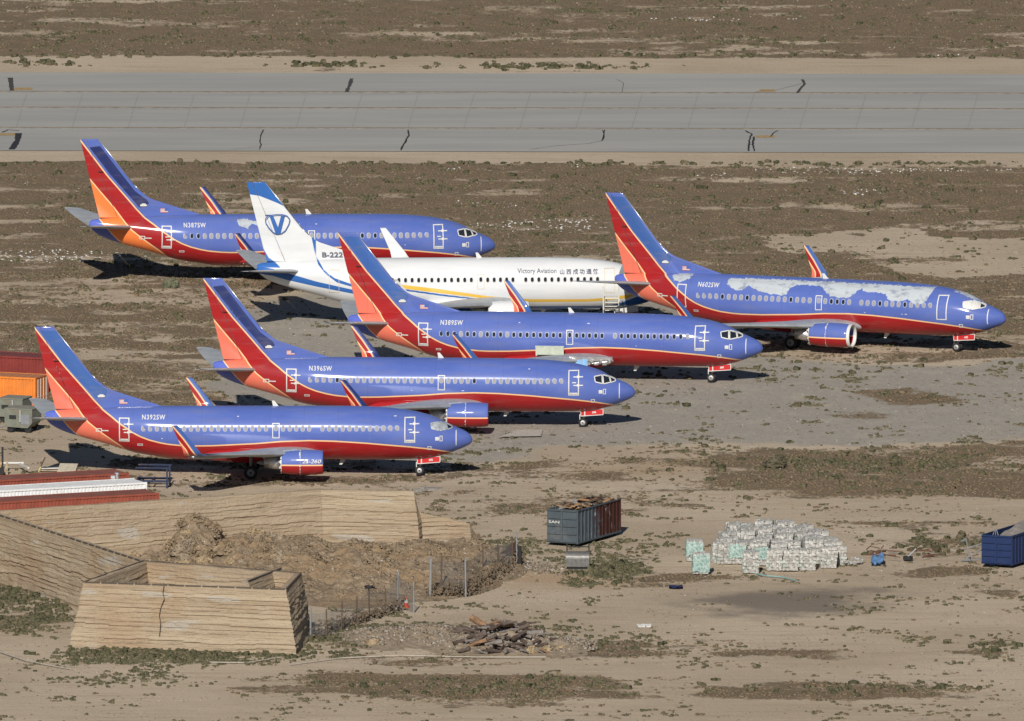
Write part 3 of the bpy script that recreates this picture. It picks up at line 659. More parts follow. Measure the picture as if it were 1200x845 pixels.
def airliner(reg, X, Y, yaw, pit, rol, mat, label, kind='s', winmix=.03, screen='foil', engine='flat', doors='arms', door_s=None, lift=0.0, extra=None, trim=None):
    root = tag(link('airliner', None, loc=(X, Y, lift), rot=(rol, -pit, yaw)), label, 'airplane', 'stored airliners')
    E = lambda n_, me, par=root, *m, loc=None: (lambda o: (setmat(o, *m), o)[1])(link(n_, me, par, loc=loc))
    rs = random.Random(reg)
    tr = trim or white
    fus = E('fuselage', cached('fus' + kind, lambda: fus_mesh(kind)), root, mat)
    fin = E('vertical_stabilizer', cached('fin' + kind, lambda: fin_mesh(kind, 'fin')), root, mat)
    E('rudder', cached('rud' + kind, lambda: fin_mesh(kind, 'rudder')), fin, mat)
    # white leading edge of the fin
    def le():
        mb = MB(); pts = [(27.75, 6.98), (28.3, 7.50), (31.1, 11.06)]
        for (a, b) in zip(pts, pts[1:]): mb.tube((15 - a[0] + .0, 0, a[1] + .0), (15 - b[0], 0, b[1]), .042, .038, 8)
        return mbmesh(mb, 'leading_edge', [metal], True)
    E('leading_edge', cached('le', le), fin)
    def slot():
        mb = MB(); mb.box((15 - 30.9, -.21, 8.55), (.42, .02, .05)); return mbmesh(mb, 'vent', [black])
    E('vent', cached('slot', slot), fin)
    if kind == 's':
        E('flag_marking', cached('flag', flag_mesh), fin)
        def emb():
            mb = MB(); emblem_geo(mb, 'std'); return mbmesh(mb, 'tail_marking', [white])
        E('tail_marking', cached('emb', emb), fin)
    stab = cached('stab', stab_mesh)
    for sgn in (1, -1): E('tailplane', stab if sgn > 0 else mirror(stab), root, grey_l)
    # wings
    wm_ = cached('wing', wing_mesh); wl = cached('wl' + kind, lambda: winglet_mesh(kind))
    for sgn in (1, -1):
        wg = E('wing', wm_ if sgn > 0 else mirror(wm_), root, grey_l)
        if sgn > 0 or kind == 's' or True: E('winglet', wl if sgn > 0 else mirror(wl), wg, mat)
        def canoe(l, sgn=sgn):
            mb = MB(); te = np.interp(l, [1.9, 4.83, 9.6, 14.4], [18.35, 18.45, 19.6, 20.9]); pr = [(-1.9, .02), (-1.4, .10), (-.6, .15), (.0, .12), (.55, .03)]; n = 10
            v = [(15 - (te + a), sgn * l + math.cos(2 * math.pi * i / n) * r * .7, wz(l) - .17 + math.sin(2 * math.pi * i / n) * r) for a, r in pr for i in range(n)]
            mb.add(v, grid_faces(len(pr), n, True).tolist()); return mbmesh(mb, 'flap_track_fairing', [grey_l], True)
        for l in (6.6, 9.4, 11.9): E('flap_track_fairing', cached(('can', sgn, l), lambda: canoe(l)), wg)
    # belly fairing at the wing root
    def fair():
        n = 20; v = []; prof = [(11.3, .05), (11.7, .5), (12.4, .85), (13.4, 1.0), (17, 1.0), (19.2, .75), (20.6, .2), (20.9, .03)]
        for s, k in prof:
            for i in range(n):
                t = 2 * math.pi * i / n; cy = math.copysign(abs(math.cos(t))**.6, math.cos(t)); cz = math.copysign(abs(math.sin(t))**.75, math.sin(t))
                v.append((15 - s, cy * 2.12 * (.55 + .45 * k) * min(1, k + .35), 1.62 + cz * .62 * k))
        v = np.array(v); at = paintw(15 - v[:, 0], v[:, 2]) if kind == 'w' else paint(15 - v[:, 0], v[:, 2], False)
        return mesh('belly_fairing', v, grid_faces(len(prof), n, True).tolist(), [L_std], True, at)
    E('belly_fairing', cached('fair' + kind, fair), root, mat)
    # engine on the camera side
    if engine in ('flat', 'open', 'white'):
        en = E('engine', cached('eng' + kind, lambda: engine_mesh(kind, False)), root, mat, loc=(0, -4.83, 1.48))
        def core():
            mb = MB(); mb.tube((15 - 14.0, 0, -.02), (15 - 15.35, 0, 0), .52, .40, 20, 0); mb.tube((15 - 15.3, 0, 0), (15 - 15.9, 0, 0), .24, .05, 14, 1)
            mb.tube((15 - 13.55, 0, 0), (15 - 13.7, 0, 0), .67, .67, 24, 1); return mbmesh(mb, 'exhaust_nozzle', [metal, grey_d], True)
        E('exhaust_nozzle', cached('core', core), en)
        def fan():
            mb = MB(); mb.tube((15 - 11.75, 0, 0), (15 - 11.85, 0, 0), .74, .74, 30, 1); mb.tube((15 - 11.35, 0, 0), (15 - 11.76, 0, 0), .04, .22, 14, 0)
            for i in range(24):
                t = 2 * math.pi * i / 24; mb.box((15 - 11.7, math.cos(t) * .46, math.sin(t) * .46), (.05, .09, .52), 0, roll=t - math.pi / 2)
            return mbmesh(mb, 'fan', [grey_d, black])
        E('fan', cached('fan', fan), en)
        def pyl():
            mb = MB()
            v = [(15 - 12.2, .12, .86), (15 - 12.2, -.12, .86), (15 - 15.4, -.12, .30), (15 - 15.4, .12, .30), (15 - 12.9, .14, 1.0), (15 - 12.9, -.14, 1.0), (15 - 15.6, -.14, .75), (15 - 15.6, .14, .75)]
            mb.add(v, [[0, 1, 2, 3], [7, 6, 5, 4], [0, 4, 5, 1], [1, 5, 6, 2], [2, 6, 7, 3], [3, 7, 4, 0]]); return mbmesh(mb, 'pylon', [grey_l])
        E('pylon', cached('pyl', pyl), en)
        def seams(s, r, wd):
            mb = MB(); n = 48; rr = rs
            if 1:
                a0, a1 = (R(185), R(355))
                pts = [(a0 + (a1 - a0) * i / 26) for i in range(27)]
                for p, q in zip(pts, pts[1:]):
                    w1 = wd * rr.choice([.25, .5, 1, 1.9])
                    # strips of torn sealing tape, circling the cowling's outer side
                    mb.quad([(15 - s, math.sin(p) * r * 1.035, math.cos(p) * r * (1 if math.cos(p) > 0 else .955) + .0), (15 - s, math.sin(q) * r * 1.035, math.cos(q) * r * (1 if math.cos(q) > 0 else .955)),
                             (15 - s - w1, math.sin(q) * r * 1.035, math.cos(q) * r * (1 if math.cos(q) > 0 else .955)), (15 - s - w1, math.sin(p) * r * 1.035, math.cos(p) * r * (1 if math.cos(p) > 0 else .955))])
            return mbmesh(mb, 'sealing_tape', [white])
        if kind == 's':
            for q_ in ((12.62, .975, .05), (14.02, .855, .10)): E('sealing_tape', seams(*q_), en)
        if engine == 'open':
            def lip():
                n = 40; prof = [(11.25, .80), (11.0, .80), (10.78, .83), (10.72, .87), (10.78, .905), (10.97, .915)]
                v = [(15 - s, math.cos(2 * math.pi * i / n) * r * 1.02, math.sin(2 * math.pi * i / n) * r * (1 if math.sin(2 * math.pi * i / n) > 0 else .94)) for s, r in prof for i in range(n)]
                return mesh('inlet_lip', v, grid_faces(len(prof), n, True)[:, ::-1].tolist(), [white], True)
            E('inlet_lip', lip(), en)
        if engine == 'flat' and reg == 'N392SW':
            mb = MB(); v, f = text_geo('2a-260', .40, .004, .25); x0 = min(p[0] for p in v); x1 = max(p[0] for p in v)
            mb.add([(15 - 12.5 + (p[0] - x0) * 1.42 / (x1 - x0), -.995 * math.cos(math.asin(min(.9, (p[1] + .08) / .96))) - .012 + .0, .06 + p[1]) for p in v], f)
            E('chalk_writing', mbmesh(mb, 'chalk_writing', [white]), en)
    else:
        mb = MB()   # bare pylon left where the engine was taken off
        mb.add([(15 - 10.9, y, z) for y, z in ((.16, 2.45), (-.16, 2.45), (-.16, 2.25), (.16, 2.25))] + [(15 - 14.2, y, z) for y, z in ((.18, 2.5), (-.18, 2.5), (-.18, 2.0), (.18, 2.0))],
               [[0, 1, 2, 3], [7, 6, 5, 4], [0, 4, 5, 1], [1, 5, 6, 2], [2, 6, 7, 3], [3, 7, 4, 0]])
        for i in range(9): mb.box((15 - 11.1 - i * .21, -.05, 2.12 - .09 * (i % 3)), (.16, .34, .22), 0, yaw=i)
        mb.tube((15 - 12.5, -.1, 1.95), (15 - 11.3, -.1, 2.1), .07, .05, 8)
        py_ = E('pylon', mbmesh(mb, 'pylon', [metal]), root, loc=(0, -4.83, 0))
        mb = MB(); mb.add([(15 - 14.04, -.2, 2.15), (15 - 12.79, -.2, 2.33), (15 - 12.79, -.2, 1.70), (15 - 13.2, -.2, 1.85), (15 - 14.04, -.2, 1.98)] + [(15 - 14.04, .2, 2.15), (15 - 12.79, .2, 2.33), (15 - 12.79, .2, 1.70), (15 - 13.2, .2, 1.85), (15 - 14.04, .2, 1.98)],
                         [[0, 1, 2, 3, 4], [9, 8, 7, 6, 5], [0, 5, 6, 1], [1, 6, 7, 2], [2, 7, 8, 3], [3, 8, 9, 4], [4, 9, 5, 0]])
        E('pylon_panel', mbmesh(mb, 'pylon_panel', [lblue]), py_)
        mb = MB(); mb.box((15 - 16.0, -2.55, 2.55), (2.15, .05, .78), 0, roll=R(12)); mb.box((15 - 16.0, -2.59, 2.91), (2.2, .06, .06), 1, roll=R(12)); mb.box((15 - 16.0, -2.50, 2.20), (1.9, .06, .10), 2)
        E('raised_spoiler', mbmesh(mb, 'raised_spoiler', [simple('primer_green', (.46, .50, .42), .6), white, black]), root)
    # windows
    wmesh = cached('win', window_mesh); y0 = surf(15.0, WZ)[1]
    for s in WINS:
        rings, pane = (ringm, cover)
        if rs.random() < winmix: pane = dark
        if kind == 'w': rings = simple_ring_w
        E('window', wmesh, root, rings, pane, loc=(15 - s, float(surf(s, WZ)[1] - y0), 0))
    # doors
    def door(s0, s1, z0, z1, wd, arms, full):
        mb = MB(); frame_geo(mb, s0, s1, z0, z1, wd, .02)
        return mbmesh(mb, 'door', [white])
    ds = [(4.22, 5.02, 2.60, 4.44, .075, True), (25.44, 26.22, 2.66, 4.42, .075, True), (14.28, 14.82, 2.95, 4.06, .06, False)]
    for i, (a, b, z0, z1, wd, arms) in enumerate(ds):
        wd_ = wd * (.45 if kind == 'w' else 1)
        d = E('door' if arms else 'overwing_exit', cached(('door', i, kind), lambda: door(a, b, z0, z1, wd_, arms, True)), root, tr)
        if not arms:
            E('window', wmesh, root, ringm if kind == 's' else simple_ring_w, cover if rs.random() > winmix else dark, loc=(15 - 14.55, 0, .03))
        if arms and doors == 'arms' and kind == 's':
            def hinge(z):
                mb = MB(); v, f = patch(a - .30, a + .42, z, z + .075, .035, 6, 3); mb.add(v, f)
                v, f = patch(a - .02, a + .16, z - .05, z + .13, .045, 3, 3); mb.add(v, f); return mbmesh(mb, 'door_hinge', [white])
            for z in (3.32, 3.92): E('door_hinge', cached(('hinge', i, z), lambda: hinge(z)), d)
            def step_():
                mb = MB(); v, f = patch(a + .1, b - .1, z0 + .1, z0 + .22, .03, 4, 3); mb.add(v, f); v, f = patch(a + .22, a + .5, (z0 + z1) / 2, (z0 + z1) / 2 + .07, .03, 4, 3); mb.add(v, f); return mbmesh(mb, 'door_handle', [white])
            E('door_handle', cached(('sill', i), step_), d)
    if kind == 's':
        mb = MB(); text_on(mb, reg, .46, 24.5, 4.31, width=1.72, bold=.008, space=1.22)
        E('registration', mbmesh(mb, 'registration', [white]), fus)
        def fr_(a, b, z0, z1, w_):
            mb = MB(); frame_geo(mb, a, b, z0, z1, w_, .02); return mbmesh(mb, 'service_panel', [white])
        def pt_(a, b, z0, z1, o_, u_, v_):
            mb = MB(); v, f = patch(a, b, z0, z1, o_, u_, v_); mb.add(v, f); return mbmesh(mb, 'service_panel', [white])
        for q_ in ((3.02, 3.32, 2.02, 2.30, .06), (24.45, 24.85, 2.36, 2.52, .05), (2.2, 2.42, 2.66, 3.06, .05), (27.5, 27.95, 3.35, 3.62, .055)): E('service_panel', cached(q_, lambda: fr_(*q_)), fus)
        E('static_port_cover', cached('spc', lambda: pt_(2.46, 2.74, 2.72, 2.98, .02, 3, 3)), fus)
        E('radome_strip', cached('rst', lambda: pt_(1.17, 1.235, 2.30, 3.40, .012, 2, 9)), fus)
        E('service_handle', cached('shd', lambda: pt_(27.0, 27.55, 3.42, 3.50, .03, 3, 2)), fus)
        for q_ in range(3):
            a = rs.uniform(5, 23); z = rs.choice([2.9, 4.5]); E('repair_tape', pt_(a, a + rs.uniform(.06, .2), z, z + .05, .012, 3, 2), fus)
    # cockpit glass
    P1 = [(3.08, 3.96), (2.52, 4.02), (2.46, 3.44), (3.00, 3.58)]; P2 = [(2.44, 4.02), (1.98, 3.86), (1.86, 3.50), (2.38, 3.42)]; P3 = [(1.92, 3.85), (1.55, 3.68), (1.48, 3.56), (1.82, 3.48)]
    def pane_(q, side, mm, fr):
        mb = MB(); v, f = patch(0, 0, 0, 0, .022, 7, 7, skew=q, side=side); mb.add(v, f, 0)
        if side < 0: outline_poly(mb, q, .07, .03, 1)
        return mbmesh(mb, 'cockpit_window', [mm, fr])
    sm = {'foil': (foil, foil), 'dark': (dark, white), 'white': (white, white)}[screen]
    for q_, sd_ in ((P1, -1), (P2, -1), (P3, -1), (P3, 1)): E('cockpit_window', pane_(q_, sd_, sm[0] if q_ is not P3 else dark, sm[1]), root)
    for s_, up, hh in ((14.6, 1, .42), (9.6, -1, .42)):
        def ant():
            mb = MB(); z = float(ftop(s_)) - .03 if up > 0 else float(fbot(s_)) + .03
            v = [(15 - s_ - .22, y, z) for y in (-.025, .025)] + [(15 - s_ + .22, y, z) for y in (.025, -.025)] + [(15 - s_ - .30, y, z + up * hh) for y in (-.012, .012)] + [(15 - s_ - .12, y, z + up * hh) for y in (.012, -.012)]
            mb.add(v, [[0, 1, 2, 3], [7, 6, 5, 4], [0, 4, 5, 1], [1, 5, 6, 2], [2, 6, 7, 3], [3, 7, 4, 0]]); return mbmesh(mb, 'antenna', [white])
        E('antenna' if up > 0 else 'drain_mast', cached(('ant', up), ant), root)
    # landing gear
    def nstrut():
        mb = MB(); mb.tube((15 - 3.95, 0, .33), (15 - 3.85, 0, 1.5), .06, .08, 10); mb.tube((15 - 3.95, -.3, .33), (15 - 3.95, .3, .33), .045, .045, 8); mb.tube((15 - 3.95, 0, .6), (15 - 3.1, 0, 1.4), .035, .035, 8)
        mb.box((15 - 4.18, 0, .75), (.06, .1, .42)); return mbmesh(mb, 'nose_gear', [white])
    ng = E('nose_gear', cached('ng', nstrut), root)
    nw = cached('nw', lambda: wheel_mesh(.34, .2))
    for y in (-.24, .24): E('wheel', nw, ng, loc=(15 - 3.95, y, .34))
    def gdoor():
        mb = MB(); q = [(4.10, .86), (2.42, .98), (2.42, 1.42), (4.10, 1.28)]
        def bx(pts, y0, y1, k):
            v = [(15 - s, y, z) for y in (y0, y1) for s, z in pts]; n = len(pts); mb.add(v, [list(range(n)), list(range(n, 2 * n))[::-1]] + [[i, i + n, (i + 1) % n + n, (i + 1) % n] for i in range(n)], k)
        bx(q, -.40, -.36, 0)
        e = .05
        for a, b in zip(q, q[1:] + q[:1]):
            d = math.hypot(b[0] - a[0], b[1] - a[1]); nx, nz = -(b[1] - a[1]) / d * e / 2, (b[0] - a[0]) / d * e / 2
            bx([(a[0] + nx, a[1] + nz), (b[0] + nx, b[1] + nz), (b[0] - nx, b[1] - nz), (a[0] - nx, a[1] - nz)], -.412, -.401, 1)
        bx([(3.84, .90), (3.76, .905), (3.76, 1.30), (3.84, 1.295)], -.411, -.402, 1)
        return mb
    def gd2():
        mb = gdoor(); v, f = text_geo(reg[1:4], .2, .01); mb.add([(15 - 3.25 + p[0], -.406, 1.07 + p[1] + .1 * p[0]) for p in v], f, 1); return mbmesh(mb, 'gear_door', [redp, white])
    gd = E('gear_door', gd2() if kind == 's' else mbmesh(gdoor(), 'gear_door', [redp, white]), ng, *((white, white) if kind == 'w' else ()))
    def mstrut():
        mb = MB(); y = 0
        mb.tube((15 - 16.4, y, .5), (15 - 16.4, y, 1.7), .1, .12, 10); mb.tube((15 - 16.4, y - .42, .5), (15 - 16.4, y + .42, .5), .06, .06, 8)
        return mbmesh(mb, 'main_gear', [grey_d])
    mw = cached('mw', lambda: wheel_mesh(.51, .34))
    for y in (-2.6, 2.6):
        mg = E('main_gear', cached('mg', mstrut), root, loc=(0, y, 0))
        for y2 in (-.4, .4): E('wheel', mw, mg, black, grey_d, loc=(15 - 16.4, y2, .51))  # main wheel hubs coloured dark to imitate the shade under the wing
    if extra: extra(root, fus, fin, E)
    return root
simple_ring_w = simple('window_ring_grey', (.55, .55, .53), .5)

# fin leading edge etc share; white airliner extras
def white_extra(root, fus, fin, E):
    mb = MB(); text_on(mb, 'Victory Aviation', .48, 11.72, 4.14, width=3.0, bold=.004); text_on(mb, '山 西 成 功 通 航', .40, 8.45, 4.07, width=2.95, bold=.010)
    E('company_name', mbmesh(mb, 'company_name', [navyt]), fus)
    mb = MB(); v, f = text_geo('B-222', .55, .014); x0 = min(p[0] for p in v); x1 = max(p[0] for p in v)
    mb.add([(15 - 26.72 + (p[0] - x0) * 1.6 / (x1 - x0), -.115 - .02, 5.25 + p[1]) for p in v], f); E('registration', mbmesh(mb, 'registration', [navyt]), fin)
    # the oval V emblem
    mb = MB()
    def at(s, z, y=-.30): return (15 - s, y, z)
    Q = [(30.85, 8.52), (30.3, 8.60), (29.8, 8.60), (29.42, 8.50), (29.2, 8.22), (29.28, 7.85), (29.55, 7.35), (29.85, 7.14), (30.2, 7.10), (30.5, 7.22), (30.85, 7.62), (31.08, 8.0), (31.08, 8.3)]
    for a, b in zip(Q, Q[1:] + Q[:1]):
        d = math.hypot(b[0] - a[0], b[1] - a[1]); nx, nz = -(b[1] - a[1]) / d * .035, (b[0] - a[0]) / d * .035
        mb.quad([at(a[0] + nx, a[1] + nz), at(b[0] + nx, b[1] + nz), at(b[0] - nx, b[1] - nz), at(a[0] - nx, a[1] - nz)])
    mb.quad([at(30.78, 8.52), at(30.5, 8.52), at(30.12, 7.62), at(30.3, 7.12)]); mb.quad([at(29.88, 8.52), at(29.6, 8.52), at(29.95, 7.14), at(30.12, 7.62)]); mb.quad([at(30.3, 7.12), at(30.12, 7.62), at(29.95, 7.14)])
    E('tail_emblem', mbmesh(mb, 'tail_emblem', [bluet]), fin)

airliner('N392SW', -17.91, -66.735, -.02434, .004, -.0129, L_std, 'nearest blue and red airliner at lower left, registered N392SW, scrawl on its engine', winmix=.03, screen='foil')
airliner('N396SW', -5.7276, -38.558, -.02145, -.0040, .0054, L_navy, 'blue and red airliner registered N396SW, second from the front, navy tail panel', winmix=.04, screen='dark')
airliner('N389SW', 4.1856, -11.6, -.12795, .0040, .0068, L_std, 'blue and red airliner registered N389SW with its near engine removed', winmix=.9, screen='dark', engine='none')
airliner('N602SW', 23.6868, 9.353, -.34661, .0011, .0074, L_peel, 'blue and red airliner registered N602SW with peeling white patches along its roof', winmix=.25, screen='white', engine='open', doors='plain')
airliner('N387SW', -16.2425, 49.474, .09663, -.0080, -.0048, L_far, 'farthest blue and red airliner, registered N387SW, behind the white one', winmix=.12, screen='dark')
airliner('B-222', -2.9087, 22.158, .03277, .0004, .0056, L_white, 'white airliner with a blue V emblem on its fin and a gold side stripe', kind='w', winmix=1, screen='dark', engine='white', trim=goldline, extra=white_extra)

# ================================================================== THE YARD
H = 4.55
def berm(name, pts, label, closed=False, run=.95, crest=.45, line_side=1, line_from=0, crest_line=True):
    """earth bank with a sprayed, banded face. pts: (px, py, height) of the crest line in the photo"""
    W_ = [P(x, y, h) for x, y, h in pts]; n = len(W_)
    ed = []
    for i in range(n if closed else n - 1):
        d = (W_[(i + 1) % n] - W_[i]); d.z = 0; ed.append(d.normalized())
    nor = lambda d: Vector((d.y, -d.x, 0))     # towards the right-hand side of travel
    mit = []
    for i in range(n):
        if closed or 0 < i < n - 1: a, b = nor(ed[(i - 1) % len(ed)]), nor(ed[i % len(ed)]); m_ = (a + b).normalized(); m_ = m_ / max(.35, m_.dot(a))
        else: m_ = nor(ed[0] if i == 0 else ed[-1])
        mit.append(m_)
    rows = []
    for i in range(n if closed else n - 1):
        j = (i + 1) % n; L = (W_[j] - W_[i]).length; k = max(2, int(L / .22))
        for q in range(k): t = q / k; rows.append((W_[i].lerp(W_[j], t), mit[i].lerp(mit[j], t)))
    if not closed: rows.append((W_[-1], mit[-1]))
    A = np.array([r[0] for r in rows]); B = np.array([r[1] for r in rows]); dist = np.concatenate([[0], np.cumsum(np.linalg.norm(np.diff(A, axis=0), axis=1))])
    U = np.concatenate([np.linspace(0, 1, 60), np.linspace(1, 0, 60)]); sg = np.concatenate([np.ones(60), -np.ones(60)])
    Hh = A[:, 2][:, None]; z = Hh * U[None]; off = crest / 2 + (1 - U[None]) * run * (Hh / H)
    D = dist[:, None] + 0 * U[None]; sd_ = 37 * sg[None]
    ph = z / .30 + (fbm(D * .10 + sd_, D * 0 + z * .1, 11, 3) - .5) * 3.0 + (fbm(D * .6 + sd_, z * .5, 51, 3) - .5) * .5 + D * .012
    fr = ph - np.floor(ph); lay = np.floor(ph)
    amp = .02 + .10 * vnoise(lay * 3.7 + sd_, D * .16, 21) ** 2.0
    ledge = (1 - fr) ** .7 * amp * 1.35
    rough = (fbm(D * 1.1 + sd_, z * 2.2, 5, 4) - .5) * .14 + (fbm(D * .5 + sd_, z * 6, 35, 3) - .5) * .10 + (fbm(D * .2 + sd_, z * .4, 15, 3) - .5) * .35
    fade = np.clip((1 - U[None]) * 6, 0, 1)
    off = off + (ledge + rough) * fade
    base = np.clip(1 - U[None] * 12, 0, 1)
    XY = A[:, None, :2] + B[:, None, :2] * (off * sg[None])[..., None]
    v = np.concatenate([XY, (z + (fbm(D * .9, D * 0, 8) - .5) * .1 * (U[None] > .98) - .15 * base)[..., None]], -1).reshape(-1, 3)
    nr, nc = len(A), len(U); f = grid_faces(nr, nc).tolist()
    if closed: f += [[(nr - 1) * nc + c_, (nr - 1) * nc + c_ + 1, c_ + 1, c_] for c_ in range(nc - 1)]
    else: f += [list(range(nc)), list(range((nr - 1) * nc, nr * nc))[::-1]]
    o = tag(link(name, mesh(name, v, f, [bermm], False)), label, 'bank')
    if crest_line:
        for i in range(line_from, n if closed else n - 1):
            j = (i + 1) % n; mb = MB(); a, b = W_[i] + mit[i] * line_side * (crest / 2), W_[j] + mit[j] * line_side * (crest / 2); L = (b - a).length; dd = (b - a)
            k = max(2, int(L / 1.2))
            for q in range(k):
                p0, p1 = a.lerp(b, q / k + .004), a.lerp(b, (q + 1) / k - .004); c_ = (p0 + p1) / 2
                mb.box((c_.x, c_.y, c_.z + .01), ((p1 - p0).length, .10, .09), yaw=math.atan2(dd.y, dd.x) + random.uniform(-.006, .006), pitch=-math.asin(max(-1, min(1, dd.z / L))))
            mb.build('crest_dark_line', [crestlinem], o)  # thin dark strips standing in for the dark gap line along the crest
    return o
bm = M('sprayed_earth', .95, .15)
z_ = bm.n('ShaderNodeSeparateXYZ'); bm.put(z_.inputs[0], bm.tc())
b1 = bm.noise(.5, 6, .65); b2 = bm.noise(5, 5, .7); bz = bm.noise(1.0, 5, .6, bm.mapv((.05, .05, 1.9))); bz2 = bm.noise(1.0, 3, .6, bm.mapv((.10, .10, 6.0)))
bc = bm.mix(bm.step(bz, .35, .65), (.36, .28, .195), (.43, .35, .25))
bc = bm.mix(bm.math('MULTIPLY', bm.step(bz2, .5, .72), .45), bc, (.29, .21, .135))
bc = bm.mix(bm.math('MULTIPLY', bm.step(bm.noise(.16, 3, .5), .5, .65), .5), bc, (.35, .24, .15))
bc = bm.mix(bm.math('MULTIPLY', bm.step(bm.noise(.45, 3, .4, bm.mapv((.5, .5, 2.6))), .66, .675), .8), bc, (.41, .375, .32))
bc = bm.mix(bm.math('MULTIPLY', bm.step(b2, .55, .8), .3), bc, (.17, .13, .09))
fine = bm.noise(1.0, 4, .7, bm.mapv((.35, .35, 11))); bc = bm.mix(bm.math('MULTIPLY', bm.step(fine, .5, .66), .42), bc, (.24, .18, .125)); bc = bm.mix(bm.math('MULTIPLY', bm.step(b1, .55, .72), .35), bc, (.45, .38, .29))
bm.col(bc); bm.bump(bm.math('ADD', b2, fine), 1.0, .12); bermm = bm.m
crestlinem = simple('crest_dark_line_mat', (.085, .07, .055), .9)
berm('earth_bank', [(-70, 606, H), (0, 598.5, H), (180, 586.5, H), (376, 573.5, H), (483, 575, H), (489, 600, 2.9), (548, 613, 2.0), (557, 629, .9)], 'long banded earth bank behind the brush heap, in front of the red containers', crest_line=False)
berm('earth_bank', [(-80, 577, H), (168, 657, H)], 'diagonal banded earth bank running in from the left edge with a dark crest line', crest_line=True)
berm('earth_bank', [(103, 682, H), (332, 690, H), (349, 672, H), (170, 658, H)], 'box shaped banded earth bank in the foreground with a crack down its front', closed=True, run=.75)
berm('earth_bank', [(287, 681, H), (326, 666, H)], 'short inner earth bank across the right end of the boxed bank', crest_line=True, run=1.2)
# crack in the front face
cm_ = MB(); pts = [(194, 686), (193, 694), (195, 701), (191, 712), (190, 720), (192, 730), (191, 744)]
front = P(103, 682, H), P(332, 690, H)
def on_face(px, py):
    a, b = front; d = (b - a).normalized(); nrm = Vector((d.y, -d.x, 0)); t = (px - 103) / 229; p = a.lerp(b, t)
    k = (py - (682 + 8 * t)) / 75.; return p + nrm * (.225 + .75 * k + .17) + Vector((0, 0, -H * k))
for (x0, y0), (x1, y1) in zip(pts, pts[1:]): cm_.tube(on_face(x0, y0), on_face(x1, y1), .03, .022, 5)
bx = [o for o in C.objects if o.name == 'earth_bank.002'][0]
cm_.build('crack', [black], bx)

# ---- shipping containers
def container(corner, yaw, L, mat, roofm, label, Wd=2.44, Ht=2.6, doors=True, roof_extra=None):
    """corner: pixel of the near right roof corner; local frame: x from that corner back along the long side"""
    c = P(corner[0], corner[1], Ht); root = tag(link('shipping_container', None, loc=(c.x, c.y, 0), rot=(0, 0, yaw)), label, 'container', 'shipping containers on the left')
    def corr(p0, p1, z0, z1, out):
        p0 = Vector(p0); p1 = Vector(p1); Ln = (p1 - p0).length; d = (p1 - p0) / Ln; nn = Vector((d.y, -d.x, 0)) * out; xs = []; x = 0
        while x < Ln - .01: xs += [(x, 0), (x + .07, 0), (x + .105, -.045), (x + .175, -.045), (x + .21, 0)]; x += .28
        xs = [(min(a, Ln), b) for a, b in xs] + [(Ln, 0)]
        v = [];
        for a, b in xs:
            q = p0 + d * a + nn * b; v += [(q.x, q.y, z0), (q.x, q.y, z1)]
        return v, [[2 * i, 2 * i + 2, 2 * i + 3, 2 * i + 1] for i in range(len(xs) - 1)]
    for p0, p1 in (((-L + .1, -.0), (-.1, 0)), ((-.1, Wd), (-L + .1, Wd)), ((-L, Wd - .1), (-L, .1))):
        mb = MB(); v, f = corr((*p0, 0), (*p1, 0), .28, Ht - .14, 1); mb.add(v, f); mb.build('side_wall', [mat], root)
    mb = MB()
    n_ = int(L / .55); 
    for i in range(n_): a = -L + .06 + (L - .12) * i / n_; mb.box((a + .27, Wd / 2, Ht - .045), ((L - .12) / n_ - .06, Wd - .2, .05))
    mb.box((-L / 2, Wd / 2, Ht - .085), (L - .02, Wd - .04, .05)); mb.build('roof', [roofm], root)
    for y in (.0, Wd):
        for z in (.2, Ht - .07): mb = MB(); mb.box((-L / 2, y, z), (L - .2, .10, .14)); mb.build('rail', [mat], root)
    for x in (-.05, -L + .05):
        for y in (.0, Wd): mb = MB(); mb.box((x, y, Ht / 2 + .005), (.16, .16, Ht)); mb.build('corner_post', [mat], root)
    for k in (0, 1):
        mb = MB(); y0 = .1 + k * (Wd - .2) / 2; wd_ = (Wd - .2) / 2 - .03; mb.box((.0, y0 + wd_ / 2 + .01, Ht / 2 + .05), (.05, wd_, Ht - .42)); d = mb.build('door', [mat], root)
        for r_ in (.25, .75):
            mb = MB(); mb.tube((.06, y0 + wd_ * r_, .25), (.06, y0 + wd_ * r_, Ht - .15), .025, .025, 6); mb.box((.065, y0 + wd_ * r_, 1.1), (.03, .22, .06)); mb.build('lock_bar', [white], d)
    return root
redc = simple('container_red', (.25, .062, .038), .7, var=.14, scale=1.2, dirt=(.16, .05, .035), damt=.4); redroof = simple('container_red_roof', (.20, .07, .05), .8, var=.14, scale=.8, dirt=(.2, .13, .1), damt=.5)
maroon = simple('container_maroon', (.20, .030, .024), .7, var=.15, scale=1.1); maroonr = simple('container_maroon_roof', (.15, .042, .04), .8)
orangec = simple('container_orange', (.66, .20, .03), .65, var=.12, scale=1.2, dirt=(.5, .2, .06), damt=.3); oroof = simple('container_rust_roof', (.42, .17, .08), .85, dirt=(.25, .12, .07), damt=.6)
whitec = simple('container_white', (.70, .71, .71), .6, var=.06, dirt=(.42, .36, .28), damt=.35)
Y1 = R(23.5)
container((186, 577.5), Y1, 13.7, redc, redroof, 'rust red container behind the long earth bank, nearest of its row')
wc = container((171.5, 565), Y1, 13.7, whitec, whitec, 'white container with ribbed side between two rust red ones')
container((150.5, 554), Y1, 13.7, redc, redroof, 'rust red container on the far side of the white one')
